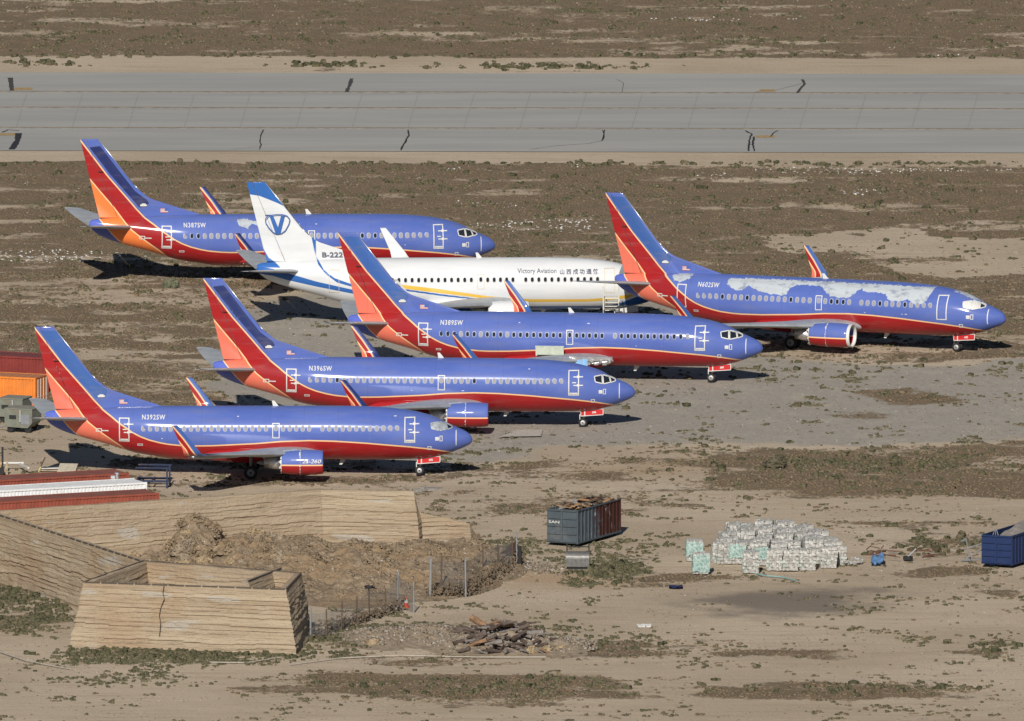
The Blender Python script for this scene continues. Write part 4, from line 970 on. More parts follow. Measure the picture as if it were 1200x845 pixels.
mb = MB(); v0 = P(137, 561, 2.6); mb.tube((v0.x, v0.y, 2.6), (v0.x, v0.y, 2.95), .12, .12, 10); mb.tube((v0.x, v0.y, 2.95), (v0.x + .02, v0.y, 3.05), .2, .16, 10); mb.box((v0.x - .3, v0.y, 2.72), (.3, .3, .24))
tag(mb.build('roof_vent', [metal]), 'small grey vent pipe on the roof of the white container', 'vent')
container((41.5, 443), R(-21), 12.2, orangec, oroof, 'bright orange container with open framed end near the left edge')
container((57, 419.5), R(-21), 12.2, maroon, maroonr, 'dark maroon container behind the orange one at the left edge')

# ---- ground power units beside the orange container
olive = simple('olive_grey_paint', (.155, .165, .135), .75, var=.12, scale=2, dirt=(.18, .11, .07), damt=.4); olroof = simple('olive_grey_roof', (.2, .2, .165), .8, dirt=(.22, .10, .07), damt=.6)
def gpu(px, py, label, L=2.2, Wd=2.0, Ht=1.75):
    c = P(px, py); r = tag(link('power_unit', None, loc=(c.x, c.y, 0), rot=(0, 0, R(-20))), label, 'generator', 'grey ground power units')
    mb = MB(); 
    v = [(-L / 2, -Wd / 2, .72), (L / 2 - .35, -Wd / 2, .35), (L / 2, -Wd / 2, .75), (L / 2, -Wd / 2, Ht), (-L / 2, -Wd / 2, Ht)]; v2 = [(a, Wd / 2, z) for a, b, z in v]; n = 5
    v[0] = (-L / 2, -Wd / 2, .4); v2[0] = (-L / 2, Wd / 2, .4)
    mb.add(v + v2, [list(range(5)), list(range(5, 10))[::-1]] + [[i + 5, (i + 1) % 5 + 5, (i + 1) % 5, i] for i in range(5)]); mb.build('housing', [olive], r)
    mb = MB(); mb.box((0, 0, Ht + .03), (L + .06, Wd + .06, .06)); mb.build('roof', [olroof], r)
    mb = MB(); mb.box((-.45, -Wd / 2 - .012, 1.15), (.55, .03, .3)); mb.build('control_panel', [black], r)
    mb = MB(); mb.box((.55, -Wd / 2 - .012, 1.0), (.7, .03, .75)); mb.build('access_door', [grey_d], r)
    for x in (-.7, .7):
        for y in (-.75, .75): mb = MB(); mb.tube((x, y - .08, .26), (x, y + .08, .26), .26, .26, 14); mb.build('wheel', [black], r)
    mb = MB(); mb.tube((-L / 2, -.3, .35), (-L / 2 - .9, 0, .2), .04); mb.tube((-L / 2, .3, .35), (-L / 2 - .9, 0, .2), .04); mb.build('tow_bar', [grey_d], r)
    mb = MB(); mb.box((.2, -Wd / 2 - .13, 1.25), (.09, .05, .9)); mb.box((.2, -Wd / 2 - .06, 1.66), (.09, .14, .05)); mb.build('grab_rail', [grey_l], r)
gpu(18, 493, 'olive grey power unit half hidden behind its twin below the orange container', 1.9)
gpu(27, 505, 'olive grey power unit with a rusty roof, nearest to the tail of the front airliner')

# ---- odds and ends by the containers
blm = simple('blue_frame_paint', (.012, .024, .065), .6, dirt=(.1, .07, .05), damt=.5); wood = simple('weathered_wood', (.33, .26, .18), .9, var=.3, scale=4); tanp = simple('tan_board', (.42, .38, .30), .9)
c = P(180, 570); r = tag(link('trailer_frame', None, loc=(c.x, c.y, 0), rot=(0, 0, R(-6))), 'blue steel trailer frame at the end of the white container', 'trailer')
for z, m__ in ((.55, 'deck_frame'), ):
    for nm, cc, dd in (('side_rail', (0, -.9, .5), (2.6, .12, .16)), ('side_rail', (0, .9, .5), (2.6, .12, .16)), ('cross_member', (-1.2, 0, .5), (.12, 1.7, .14)), ('cross_member', (1.2, 0, .5), (.12, 1.7, .14)), ('cross_member', (0, 0, .5), (.12, 1.7, .14)),
                       ('post', (1.1, -.9, 1.0), (.12, .12, .9)), ('post', (1.1, .9, 1.0), (.12, .12, .9)), ('top_rail', (0, -.9, 1.5), (2.5, .1, .1)), ('top_rail', (0, .9, 1.5), (2.5, .1, .1)), ('leg', (-1.1, -.9, .22), (.14, .14, .44)), ('leg', (1.1, -.9, .22), (.14, .14, .44)), ('leg', (1.1, .9, .22), (.14, .14, .44)), ('leg', (-1.1, .9, .22), (.14, .14, .44))):
        mb = MB(); mb.box(cc, dd); mb.build(nm, [blm], r)
def junk(name, px, py, label, cat, parts, yaw=0, group=None):
    c = P(px, py); r = tag(link(name, None, loc=(c.x, c.y, 0), rot=(0, 0, yaw)), label, cat, group)
    for nm, kind_, a, b, mt in parts:
        mb = MB()
        if kind_ == 'box': mb.box(a, b[:3], roll=b[3] if len(b) > 3 else 0, yaw=b[4] if len(b) > 4 else 0, pitch=b[5] if len(b) > 5 else 0)
        else: mb.tube(a, b[0], b[1], b[2] if len(b) > 2 else None, 10)
        mb.build(nm, [mt], r)
    return r
junk('steel_frame', 22, 553, 'white steel A frame lying behind the far red container', 'frame', [('rail', 'box', (-.5, 1.4, .5), (1.7, .12, .12), white), ('rail', 'box', (.35, .2, .45), (.12, 2.8, .12, 0, .28), white), ('rail', 'box', (-1.1, .2, .35), (.12, 2.8, .12, 0, .2), white), ('leg', 'box', (-1.3, 1.3, .25), (.1, .1, .5), white)])
junk('ramp_panel', 79, 556, 'grey sloping board propped behind the far red container', 'panel', [('board', 'box', (0, 0, .45), (1.35, 1.6, .06, R(18)), tanp), ('prop', 'box', (.6, .7, .3), (.06, .06, .6), wood), ('prop', 'box', (-.6, .7, .3), (.06, .06, .6), wood)], yaw=-.15)
junk('plank_stack', 60, 553, 'low stack of pale planks beside the sloping board', 'planks', [('plank', 'box', (0, .3 * i, .12 + .12 * (i % 2)), (1.6, .2, .07, 0, .1 * i), white if i % 2 else wood) for i in range(4)])
junk('leaning_plank', 49, 553, 'yellowish plank leaning upright beside the plank stack', 'plank', [('plank', 'box', (0, 0, .55), (.09, .05, 1.2, 0, 0, R(25)), simple('yellow_wood', (.5, .4, .2), .9))])
yel = simple('forklift_yellow', (.55, .33, .03), .6)
junk('forklift', -1, 556, 'black and yellow forklift cut by the left edge behind the far red container', 'forklift', [('mast', 'box', (.25, 0, 1.0), (.14, .8, 2.0), black), ('body', 'box', (-.5, 0, .65), (1.2, 1.0, .8), yel), ('seat', 'box', (-.4, 0, 1.2), (.5, .5, .3), black), ('wheel', 'tube', (.1, -.55, .3), ((.1, -.35, .3), .3), black), ('wheel', 'tube', (-.8, -.55, .3), ((-.8, -.35, .3), .3), black)])
junk('pallet_post', 8, 556, 'tan timber post standing between the forklift and the white frame', 'post', [('post', 'box', (0, 0, .5), (.14, .14, 1.0), wood), ('brace', 'box', (-.12, .05, .4), (.1, .1, .8, 0, 0, .1), wood)])

# ---- grey roll-off container full of scrap timber
def skip(base_px, yaw, L, Wd, Ht, mats, label, cat, heap):
    c = P(*base_px); r = tag(link('roll_off_container', None, loc=(c.x, c.y, 0), rot=(0, 0, yaw)), label, cat)
    # local: x along length away from the near corner, y along the end face to the left
    m1, m2 = mats
    z0 = .22
    def panel(name, a, b, d, mm): mb = MB(); mb.box(a, b); o = mb.build(name, [mm], r); return o
    e = panel('end_door', (.04, Wd / 2, z0 + (Ht - z0) / 2), (.07, Wd - .004, Ht - z0), 0, m1)
    for k in range(5): mb = MB(); mb.box((-.035, Wd / 2, z0 + .12 + (Ht - z0 - .2) * k / 4), (.08, Wd - .06, .07)); mb.build('rib', [m1], e)
    mb = MB(); mb.box((-.04, Wd / 2, z0 + (Ht - z0) / 2), (.06, .09, Ht - z0 - .1)); mb.build('rib', [m1], e)
    sd = panel('side_wall', (L / 2, .04, z0 + (Ht - z0) / 2), (L - .16, .07, Ht - z0), 0, m2)
    k = int(L / .62)
    for i in range(k + 1): mb = MB(); mb.box((.1 + (L - .2) * i / k, -.03, z0 + (Ht - z0) / 2), (.10, .08, Ht - z0 - .12)); mb.build('rib', [m2], sd)
    mb = MB(); mb.box((L / 2, -.035, Ht - .03), (L, .1, .1)); mb.build('top_rail', [m1], sd); mb = MB(); mb.box((L / 2, -.035, z0 + .04), (L, .1, .12)); mb.build('bottom_rail', [m1], sd)
    panel('side_wall', (L / 2, Wd - .04, z0 + (Ht - z0) / 2), (L - .16, .07, Ht - z0), 0, m2); panel('end_wall', (L - .04, Wd / 2, z0 + (Ht - z0) / 2), (.07, Wd - .004, Ht - z0), 0, m2)
    panel('floor_plate', (L / 2, Wd / 2, z0 + .03), (L - .1, Wd - .1, .06), 0, m2)
    for x in (.5, L - .5):
        for y in (.25, Wd - .25): mb = MB(); mb.tube((x, y - .1, .12), (x, y + .1, .12), .12, .12, 12); mb.build('roller', [black], r)
    return r
slate = simple('skip_grey_blue', (.06, .078, .092), .7, var=.14, scale=1.5, dirt=(.17, .15, .13), damt=.35)
sk = M('skip_grey_rust', .8, .3); t = sk.n('ShaderNodeSeparateXYZ'); sk.put(t.inputs[0], sk.tc())
rr_ = sk.noise(1.5, 6, .7); rf = sk.math('ADD', sk.math('MULTIPLY', t.outputs[0], .22), sk.math('MULTIPLY', sk.math('SUBTRACT', rr_, .5), 1.6))
cc_ = sk.mix(sk.step(rf, .6, .95), (.07, .088, .105), (.05, .016, .012)); cc_ = sk.mix(sk.math('MULTIPLY', sk.step(sk.noise(2.5, 4, .6, sk.mapv((3, 1, .35))), .6, .66), .7), cc_, (.4, .42, .42)); sk.col(cc_)
skip((676, 641), R(65), 7.6, 2.4, 2.68, (slate, sk.m), 'grey steel skip with rusty far half, heaped with scrap timber', 'skip', True)
lw = [simple('scrap_wood_' + n_, c_, .9, var=.25, scale=5) for n_, c_ in (('brown', (.20, .12, .06)), ('grey', (.22, .2, .18)), ('orange', (.30, .18, .09)), ('dark', (.06, .045, .035)))]
base = P(676, 641); ux = Vector((math.cos(R(65)), math.sin(R(65)), 0)); uy = Vector((-math.sin(R(65)), math.cos(R(65)), 0))
for i in range(46):
    a, b = random.uniform(.5, 7.2), random.uniform(.25, 2.15); p = base + ux * a + uy * b
    mb = MB(); mb.box((0, 0, 0), (random.uniform(.5, 1.5), random.uniform(.08, .28), random.uniform(.05, .14)), yaw=random.uniform(0, 6), pitch=random.uniform(-.35, .35), roll=random.uniform(-.3, .3))
    o = mb.build('timber_scrap', [random.choice(lw)]); o.location = (p.x, p.y, 2.5 + random.uniform(0, .42) * (1 - abs(b - 1.2) / 1.6))
    tag(o, 'broken timber offcut heaped on top of the grey skip', 'scrap wood', 'timber offcuts on the grey skip')
mb = MB(); mb.box((base.x + ux.x * 3.8 + uy.x * 1.2, base.y + ux.y * 3.8 + uy.y * 1.2, 1.4), (7.2, 2.1, 2.1), yaw=R(65)); tag(mb.build('timber_scrap_fill', [lw[3]]), 'dark mass of scrap filling the grey skip below the timber', 'scrap', None, 'stuff')
v, f = text_geo('SAN', .27, .004); mb = MB(); q0 = base + uy * 2.22 - ux * .09
xs = [p[0] for p in v]; x0, x1 = min(xs), max(xs)
mb.add([q0 - uy * ((p[0] - x0) * .85 / (x1 - x0)) + Vector((0, 0, 1.66 + p[1])) for p in v], f)
sko = [o for o in C.objects if o.name == 'roll_off_container'][0]; wr = mb.build('lettering', [white], sko); wr.matrix_parent_inverse = (__import__('mathutils').Matrix.Translation(base) @ __import__('mathutils').Matrix.Rotation(R(65), 4, 'Z')).inverted()

blueskip = simple('skip_blue', (.009, .024, .088), .6, var=.12, dirt=(.02, .03, .09), damt=.5)
skip((1185, 666), R(66), 6.2, 2.35, 2.35, (blueskip, blueskip), 'deep blue steel skip cut by the right edge', 'skip', True)
bb = P(1185, 666); ux2 = Vector((math.cos(R(66)), math.sin(R(66)), 0)); uy2 = Vector((-math.sin(R(66)), math.cos(R(66)), 0))
tarp = simple('grey_tarpaulin', (.22, .2, .18), .9, var=.2)
def sheet(name, pts, mat, label, cat, th=.04, amp=.12):
    """a rumpled sheet with thickness over four world corners"""
    n = 14; a, b, c_, d = [Vector(p) for p in pts]; v = []
    for s_ in (0, 1):
        for i in range(n):
            for j in range(n):
                u, w_ = i / (n - 1), j / (n - 1); p = a.lerp(b, u).lerp(d.lerp(c_, u), w_); k = (float(vnoise(np.array([u * 5 + p.x]), np.array([w_ * 5.]), 3)[0]) - .5) * amp
                v.append((p.x, p.y, p.z + k - s_ * th))
    g = grid_faces(n, n).tolist(); f = g + [[q + n * n for q in x[::-1]] for x in g]
    return tag(link(name, mesh(name, v, f, [mat], True)), label, cat)
w0 = bb + ux2 * .3 + uy2 * 1.2
sheet('tarpaulin', [w0 + Vector((0, 0, 2.2)), bb + ux2 * .3 - uy2 * .0 + Vector((0, 0, 2.2)), bb + ux2 * 6 + Vector((0, 0, 2.55)), bb + ux2 * 6 + uy2 * 1.3 + Vector((0, 0, 3.0))], tarp, 'grey tarpaulin rising over the load of the blue skip', 'tarpaulin', amp=.3)
mb = MB(); k = bb + uy2 * 1.45 + ux2 * .5
for dx in (-.25, .25): mb.tube(k + uy2 * dx + Vector((0, 0, 2.2)), k + Vector((0, 0, 2.85)), .035, .03, 6)
mb.tube(k + Vector((0, 0, 2.2)), k + Vector((0, 0, 2.95)), .03, .03, 6); tag(mb.build('bent_pipe', [grey_d]), 'bent metal struts sticking up from the blue skip', 'pipe')
c = P(1141, 658)
mb = MB()
for a, b in (((-.9, 0, .05), (.9, .6, .1)), ((-.3, .2, 0), (-.55, .2, 1.7)), ((-.6, .2, .9), (.7, .3, 1.3)), ((-.3, .2, .3), (.7, .3, 1.0)), ((-.55, .2, 1.6), (-.95, .2, 1.45)), ((-.9, 0, .05), (-.3, .1, .35))):
    mb.tube(Vector(a) + c, Vector(b) + c, .05, .04, 6)
tag(mb.build('scrap_frame', [grey_d]), 'bent dark metal frame leaning against the blue skip', 'frame')

# ---- dented metal tank in front of the grey skip
c = P(677, 666); r = tag(link('metal_tank', None, loc=(c.x, c.y, 0), rot=(0, 0, R(-2))), 'dented silver metal tank in front of the grey skip', 'tank')
n = 14; v = []
for x in (-.86, .86):
    for i in range(n + 1): t = math.pi * i / n; v.append((x, -math.cos(t) * .55, .75 + math.sin(t) * .50))
    v += [(x, .55, .18), (x, -.55, .18)]
m_ = n + 3
galv = simple('dull_galvanised', (.15, .147, .143), .5, .4, .2, 5)
link('shell', mesh('shell', v, [list(range(m_))[::-1], list(range(m_, 2 * m_))] + [[i, (i + 1) % m_, (i + 1) % m_ + m_, i + m_] for i in range(m_)], [galv]), r)
for x in (-.8, .8):
    mb = MB(); mb.box((x, .62, .9), (.09, .09, 1.7)); mb.build('upright', [black], r)
mb = MB(); mb.box((0, .62, 1.5), (1.7, .07, .07)); mb.build('cross_bar', [black], r)
mb = MB(); mb.box((0, 0, .1), (1.5, .9, .18)); mb.build('plinth', [black], r)

# ---- wrapped bales of crushed cans
bl = M('bale_cans', .5, .4, .25); q1 = bl.vor(7, out='Color'); q2 = bl.noise(9, 5, .7)
sx = bl.n('ShaderNodeSeparateXYZ'); bl.put(sx.inputs[0], q1)
cc_ = bl.mix(sx.outputs[0], (.27, .255, .235), (.60, .59, .56)); cc_ = bl.mix(bl.math('MULTIPLY', bl.step(q2, .5, .66), .4), cc_, (.17, .155, .14)); cc_ = bl.mix(bl.math('MULTIPLY', bl.step(bl.noise(3, 2), .6, .64), .3), cc_, (.25, .5, .42)); bl.col(cc_); bl.bump(q1, .8, .05)
wrapg = simple('bale_wrap_green', (.25, .36, .33), .35, var=.4, scale=6, dirt=(.5, .52, .5), damt=1.0); wrapw = simple('bale_strap_pale', (.5, .52, .52), .4)
def bale_mesh(seed, Wd=1.15, Dp=1.15, Ht=1.55, nx=5, nz=6):
    rr = random.Random(seed); mb = MB()
    for k in range(nz):
        for i in range(nx):
            for j in range(nx):
                if 0 < i < nx - 1 and 0 < j < nx - 1 and k < nz - 1: continue
                x = (-.5 + (i + .5) / nx) * Wd; y = (-.5 + (j + .5) / nx) * Dp; z = (k + .5) / nz * Ht
                lean = z * .04
                if k == nz - 1 and rr.random() < .25: continue
                mb.box((x + lean + rr.uniform(-.045, .045), y + rr.uniform(-.045, .045), z + rr.uniform(-.012, .012)), (Wd / nx * rr.uniform(.74, 1.0), Dp / nx * rr.uniform(.74, 1.0), Ht / nz * rr.uniform(.84, .97)), yaw=rr.uniform(-.08, .08))
    mb.box((0, 0, Ht * .47), (Wd * .8, Dp * .8, Ht * .9)); return mesh('can_blocks', mb.v, mb.f, [bl.m])
bms = [bale_mesh(i) for i in range(4)]
def wrap_mesh(seed, mt):
    rr = random.Random(seed); mb = MB(); h0 = rr.uniform(.1, .5); h1 = rr.uniform(1.0, 1.5); n = 12
    for q in range(4):
        ca, sa = math.cos(q * math.pi / 2), math.sin(q * math.pi / 2); v = []
        for i in range(n + 1):
            for z in (h0 + rr.uniform(-.08, .08), (h0 + h1) / 2, h1 + rr.uniform(-.1, .1)):
                x, y = (-.5 + i / n) * 1.26, -.635 + rr.uniform(-.02, .03); lean = z * .04; v.append((x * ca - y * sa + lean, x * sa + y * ca, z))
        mb.add(v, grid_faces(n + 1, 3)[:, ::-1].tolist())
    return mesh('plastic_wrap', mb.v, mb.f, [mt])
wraps = [wrap_mesh(i, wrapg) for i in range(3)]
def strap_mesh():
    mb = MB()
    for z in (.35, 1.1): mb.box((z * .04, 0, z), (1.27, 1.27, .05))
    return mesh('strap', mb.v, mb.f, [wrapw])
stm = strap_mesh()
nb = 0
def bale(x, y, label, wrapped=False, yaw=0, sc=1, z=0):
    global nb
    r = tag(link('can_bale', None, loc=(x, y, z), rot=(0, 0, yaw)), label, 'bale', 'bales of crushed cans on the sand'); r.scale = (sc, sc, sc)
    link('can_blocks', bms[nb % 4], r); 
    if wrapped: link('plastic_wrap', wraps[nb % 3], r)
    nb += 1
fr = [(813, 659, 'wrapped in green film, rear one of the pair apart at the left', True), (821, 674, 'wrapped in green film, front one of the pair apart at the left', True),
      (843, 661, 'left end of the front row of the main stack', False), (863, 662, 'with green wrap between the left end bale and the low front bale', True), (879, 673, 'standing furthest forward of the main stack', False), (891, 664, 'narrow, wholly wrapped in green film, in the gap of the front row', True),
      (907, 670, 'in the front row just right of the green wrapped one', False), (926, 670, 'fourth from the right end of the front row', False), (946, 670, 'third from the right end of the front row', False), (971, 667, 'second from the right end of the front row, beside a dark gap', False), (983, 664, 'at the right end of the front row', False)]
for i, (x, y, d, w_) in enumerate(fr):
    c = P(x, y - 1.2); bale(c.x, c.y + .5, 'can bale ' + d, w_, random.uniform(-.06, .06) + .06, .88 if i in (5, 10) else 1.0)
for row in range(1, 7):
    n_ = [7, 7, 7, 6, 6, 5, 3][row]; xc = [910, 911, 912, 909, 905, 902, 898][row]
    for k in range(n_):
        x = xc + (k - (n_ - 1) / 2) * 20.5 + random.uniform(-3, 3); y = 666 - row * 4.7 + random.uniform(-1.2, 1.2)
        c = P(x, y); bale(c.x, c.y + .5, 'can bale within the block behind the front row', random.random() < .08, random.uniform(-.3, .3), random.uniform(.9, 1.18))
ribbonm = simple('torn_wrap_teal', (.2, .36, .36), .5)
mb = MB(); pp = [P(x, y, .06) for x, y in ((885, 672), (900, 675), (915, 676), (925, 678), (934, 681))]
for a, b in zip(pp, pp[1:]): mb.tube(a, b, .05, .05, 5)
tag(mb.build('torn_strap', [ribbonm]), 'torn pale teal strap trailing on the sand before the bales', 'strap')
mb = MB(); c = P(998, 661)
for i in range(22): mb.box((c.x + random.uniform(-.8, .7), c.y + random.uniform(-1.5, 1.5), random.uniform(.05, .3)), (.25, .2, .15), yaw=random.uniform(0, 3), roll=random.uniform(-1, 1))
tag(mb.build('loose_cans', [bl.m]), 'spill of loose crushed cans at the right end of the bales', 'cans', None, 'stuff')

# ---- scrap on the right
rustm = simple('dark_rust', (.11, .05, .035), .9, var=.3, scale=4); mb = MB(); c = P(1040, 653)
for i in range(30):
    a = Vector((random.uniform(-1.6, 3.2), random.uniform(-1.8, 3), random.uniform(.05, .45))) + c; b = a + Vector((random.uniform(-1.1, 1.1), random.uniform(-1, 1), random.uniform(-.15, .25))); b.z = max(b.z, .04); mb.tube(a, b, .045, .03, 5)
tag(mb.build('scrap_metal', [rustm]), 'low tangle of rusty scrap metal between the bales and the blue skip', 'scrap', None, 'stuff')
c = P(1028, 661); sheet('blue_tarpaulin', [(c.x - .5, c.y - 1, .15), (c.x + .5, c.y - .8, .3), (c.x + .5, c.y + .9, .65), (c.x - .4, c.y + .8, .5)], simple('pale_blue_plastic', (.09, .18, .33), .5), 'small crumpled pale blue plastic sheet on the scrap', 'plastic sheet', amp=.35)
junk('tyre', 1064, 657, 'black tyre with a bent bar lying right of the scrap tangle', 'tyre', [('tread', 'tube', (0, 0, .1), ((0, 0, .32), .36, .36), black), ('bar', 'tube', (0, 0, .3), ((.6, .2, .85), .04), grey_l)])
mb = MB(); c = P(755, 734)
for i in range(5): mb.box((c.x - .4 + i * .2, c.y, .06), (.2, .5, .08), yaw=random.uniform(-.5, .5), roll=.2)
tag(mb.build('paper_litter', [white]), 'scrap of white paper on the sand below the bales', 'litter', None, 'stuff')
c = P(792, 689); sheet('blue_rag', [(c.x - .5, c.y - .5, .08), (c.x + .5, c.y - .5, .08), (c.x + .5, c.y + .6, .14), (c.x - .5, c.y + .6, .12)], simple('navy_cloth', (.012, .018, .07), .9), 'small dark blue rag on the sand left of the bales', 'rag', amp=.2)

# ---- brush heap
def mound(name, gs, x0, x1, y0, y1, mat, label, cat, step=.22, rough=.5, seed=1, kind=None):
    xs = np.arange(x0, x1, step); ys = np.arange(y0, y1, step * 1.5); X, Y = np.meshgrid(xs, ys, indexing='ij')
    h = np.zeros(X.shape)
    for gxp, gyp, rx, ry, hh in gs:
        c = P(gxp, gyp); d = ((X - c.x) / rx)**2 + ((Y - c.y) / ry)**2; h = np.maximum(h, hh * np.exp(-d * 1.1) - .1 * hh)
    nz = fbm(X * .6, Y * .6, seed, 5); lump = np.abs(fbm(X * .9, Y * .8, seed + 9, 3) - .5) * 2
    z = np.where(h > 0, h * (1 - rough * .5 + rough * nz) + (.55 - lump) * rough * .9 * np.clip(h, 0, 1) + (fbm(X * 3, Y * 3, seed + 3, 3) - .5) * .35 * np.clip(h * 2, 0, 1), 0) - .08
    v = np.stack([X, Y, z], -1).reshape(-1, 3); f = grid_faces(len(xs), len(ys))[:, ::-1]; zm = z.ravel()[f].max(1); f = f[zm > -.06]
    used = np.unique(f); mp = np.full(len(v), -1); mp[used] = np.arange(len(used))
    o = tag(link(name, mesh(name, v[used], mp[f].tolist(), [mat], False)), label, cat, None, kind); return lambda x, y: float(z[min(len(xs) - 1, max(0, int((x - x0) / step))), min(len(ys) - 1, max(0, int((y - y0) / (step * 1.5))))]), (X, Y, z)
hm = M('brush_heap', .95, .1); h1 = hm.noise(1.1, 6, .7); h2 = hm.noise(6, 5, .75); h3 = hm.noise(.22, 3, .5)
hc = hm.mix(hm.step(h1, .35, .65), (.20, .15, .10), (.34, .26, .18)); hc = hm.mix(hm.math('MULTIPLY', hm.step(h3, .5, .62), .7), hc, (.32, .22, .13)); hc = hm.mix(hm.math('MULTIPLY', hm.step(h2, .55, .75), .5), hc, (.36, .29, .21))
hc = hm.mix(hm.math('LESS_THAN', hm.vor(2.2), .11), hc, (.6, .6, .6)); hm.col(hc); hm.bump(h2, 1, .15)
GS = [(185, 655, 2.6, 8, 1.5), (232, 660, 3.0, 9, 2.9), (290, 668, 4, 10, 2.5), (350, 672, 5, 12, 2.5), (420, 674, 5, 13, 2.2), (490, 670, 5, 12, 1.9), (545, 662, 3.5, 9, 1.6), (320, 690, 5, 7, 1.5), (440, 692, 4, 6, 1.0)]
a, b = P(120, 700), P(620, 630)
hz, HF = mound('brush_heap', GS, -31, 1.5, P(0, 722).y, P(0, 632).y, hm.m, 'long heap of dead brush and dirt in front of the long earth bank', 'brush heap', kind='stuff')
Xh, Yh, Zh = HF
def heap_scatter(name, n, rmin, rmax, mat, label, hmin=.3, flat=.7, box=None, cols=None):
    xs = rng.uniform(-31, 1.5, n * 6); ys = rng.uniform(P(0, 722).y, P(0, 632).y, n * 6)
    zz = np.array([hz(x, y) for x, y in zip(xs, ys)]); k = zz > hmin
    if box is not None: px, py = proj(xs, ys, zz); k &= (px > box[0]) & (px < box[1])
    xs, ys, zz = xs[k][:n], ys[k][:n], zz[k][:n]; s = rng.uniform(rmin, rmax, len(xs))
    clumps(name, xs, ys, s, s * flat, np.clip(fbm(xs * .3, ys * .3, 91, 2) + rng.uniform(-.35, .35, len(xs)), 0, 1), mat, label, z0=zz - .05)
brushm = weedmat('dead_brush_mat', [(.13, .095, .062), (.22, .165, .11), (.28, .21, .14), (.33, .265, .18), (.18, .135, .1)])
heap_scatter('dead_brush', 15000, .05, .17, brushm, 'loose dead brush tangled over the brush heap')
# round tumbleweeds of the left half
def tumbleweed(x, y, z, r, label, group, mat, seed):
    n = 420; rr = np.random.default_rng(seed); d = rr.normal(size=(n, 3)); d /= np.linalg.norm(d, axis=1)[:, None]; d[:, 2] = np.abs(d[:, 2]) * 1 - .1
    p = d * (rr.uniform(.62, 1.0, n) * (1 + .2 * np.sin(d[:, 0] * 5 + seed)))[:, None] * r; p[:, 2] *= .85
    t1 = rr.normal(size=(n, 3)); t1 /= np.linalg.norm(t1, axis=1)[:, None]; t2 = np.cross(t1, d); w_ = r * .10
    v = np.concatenate([p + t1 * w_ * 1.4, p - t1 * w_ * 1.4, p + t2 * w_, ], 0); f = [[i, i + n, i + 2 * n] for i in range(n)]
    bv, bf = blob(r * .74, r * .66, seed, 12, 6, .3); o_ = len(v); v = np.concatenate([v, np.array(bv)], 0); f += [[q + o_ for q in x_] for x_ in bf]
    o = link('tumbleweed', mesh('tumbleweed', v, f, [mat])); o.location = (x, y, z); tag(o, label, 'tumbleweed', group); return o
tw = [simple('tumbleweed_' + n_, c_, .95, var=.3, scale=6) for n_, c_ in (('tan', (.33, .25, .155)), ('brown', (.23, .17, .11)), ('grey', (.26, .205, .145)))]
tr2 = random.Random(5)
for i in range(95):
    px = tr2.uniform(148, 335); py = tr2.uniform(648, 684) if px > 175 else tr2.uniform(646, 664); r_ = tr2.uniform(.45, 1.0) * (1.15 if px < 270 else .75); c = P(px, py); z = max(0.0, hz(c.x, c.y))
    tumbleweed(c.x, c.y, max(0.0, z - r_ * .1), r_, 'round dry tumbleweed piled on the left half of the brush heap', 'tumbleweeds piled on the brush heap', tw[i % 3], i)
for i, (px, py, r_, lb) in enumerate([(437, 757, .62, 'tan tumbleweed on the green bank right of the boxed earth bank'), (537, 763, .4, 'small tan tumbleweed at the left foot of the log pile'), (623, 766, .62, 'tan tumbleweed at the right foot of the log pile'), (641, 765, .6, 'tan tumbleweed second from the log pile on its right'), (657, 763, .5, 'tan tumbleweed furthest right of the log pile'),
        (557, 632, .5, 'brown tumbleweed at the low end of the long earth bank'), (910, 548, 1.0, 'dark brown shrub standing in the weeds at centre right'), (201, 337, .8, 'grey green bush between the tail fins at upper left'), (357, 645, .3, 'tiny tan tumbleweed on top of the brush heap')]):
    c = P(px, py); tumbleweed(c.x, c.y, r_ * .15, r_, lb, None, tw[0] if i < 5 else (simple('shrub_dark_olive', (.10, .088, .055), .95) if i == 6 else tw[1] if i < 7 else simple('bush_grey_green', (.13, .135, .085), .9)), 50 + i)

